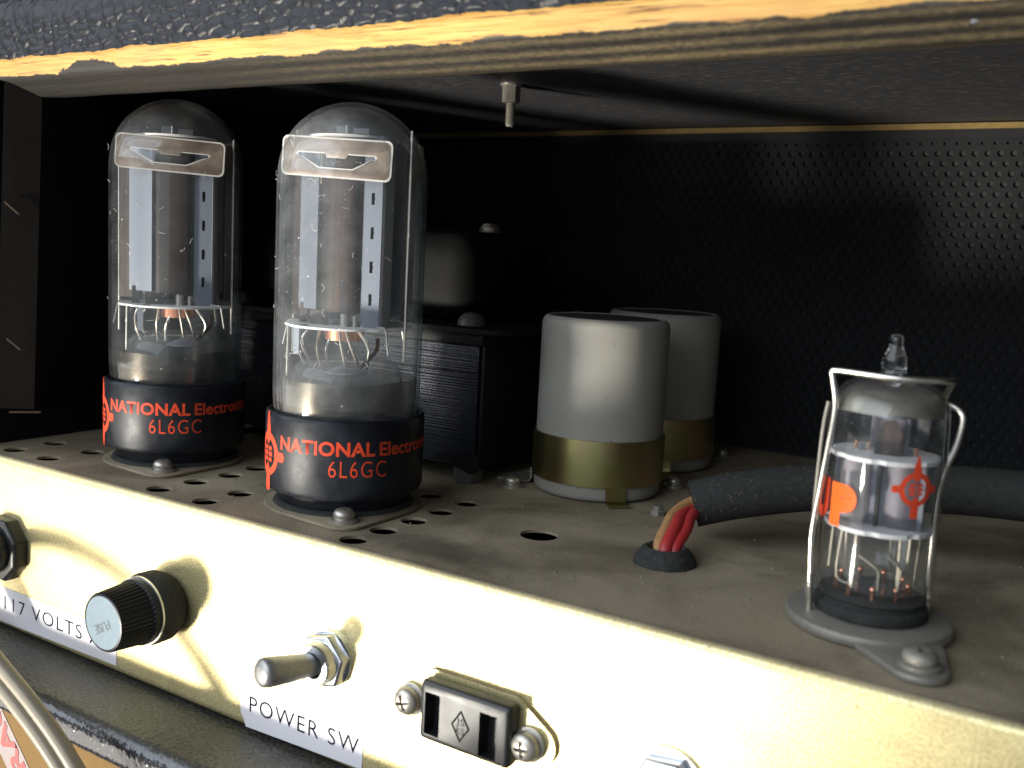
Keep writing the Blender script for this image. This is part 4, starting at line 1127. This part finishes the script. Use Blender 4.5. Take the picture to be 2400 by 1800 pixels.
# lint and dust that catch the light
def fibres(n, place, r, L):
    mb = MB()
    for _ in range(n):
        p, u, v, nn = place()
        a = random.uniform(0, 6.28); cv = random.uniform(-1.6, 1.6); ln = random.uniform(.3, 1.0) * L
        pts = []
        x = y = 0
        for k in range(5):
            pts.append(p + u * x + v * y + nn * (.10 + .12 * math.sin(k * 1.3 + a)))
            x += math.cos(a) * ln / 4; y += math.sin(a) * ln / 4; a += cv * .5
        mb.tube(pts, r, 4, 0)
    return mb
def on_bulb(side):
    def f():
        a = random.gauss(side, .55); z = random.uniform(36, 92)
        nn = Vector((math.sin(a), -math.cos(a), 0)); return nn * 19.0 + Vector((0, 0, z)), Vector((math.cos(a), math.sin(a), 0)), Vector((0, 0, 1)), nn
    return f
for v, n, side in ((v1, 46, VIEW2 - .35), (v2, 26, VIEW1 - .6)):
    o = fibres(n, on_bulb(side), .035, 2.4).obj('lint', M['lint'], v, smooth=0); o['kind'] = 'stuff'
def on_top():
    while True:
        x = random.uniform(-285, 10); y = random.uniform(5, 150)
        if math.hypot(x + 39, y - 31) > 20 and all(math.hypot(x - q[0], y - q[1]) > 24 for q in (T1, T2, (-131, 92))): break
    return Vector((x, y, 0)), Vector((1, 0, 0)), Vector((0, 1, 0)), Vector((0, 0, 1))
mb = fibres(60, on_top, .04, 3.0)
for _ in range(260):
    p, u, v, nn = on_top(); s_ = random.uniform(.10, .32)
    mb.box(p.x - s_, p.x + s_, p.y - s_ * .7, p.y + s_ * .7, 0.02, s_ * .9)
tag(mb.obj('dust_crumbs', M['crumb'], smooth=0), 'lint and crumbs of dust lying on the chassis top', 'dust', kind='stuff')
def on_grommet():
    a = random.uniform(0, 6.28); r = random.uniform(4, 7.2); nn = Vector((math.cos(a) * .6, math.sin(a) * .6, .8))
    return Vector((r * math.cos(a), r * math.sin(a), 3.9 - (r - 4) * 1.1)), Vector((-math.sin(a), math.cos(a), 0)), nn.cross(Vector((-math.sin(a), math.cos(a), 0))), nn
for o in COL.objects:
    if o.name.startswith('rubber_grommet'): q = fibres(45, on_grommet, .035, 2.6).obj('lint', M['lint_dim'], o, smooth=0); q['kind'] = 'stuff'; break

for o in COL.objects:
    if o.name == 'sleeved_cable':
        def on_sleeve():
            k = random.uniform(0, 3.2); i = int(k); q = PSL[i].lerp(PSL[i + 1], k - i); d = (PSL[i + 1] - PSL[i]).normalized()
            side = d.cross(Vector((0, 0, 1))).normalized(); up_ = side.cross(d); a = random.uniform(-.4, 2.2)
            nn = (side * math.cos(a) + up_ * math.sin(a)).normalized()
            return q + nn * 5.75, d, nn.cross(d), nn
        q = fibres(70, on_sleeve, .035, 1.6).obj('lint', M['crumb'], o, smooth=0); q['kind'] = 'stuff'
        break
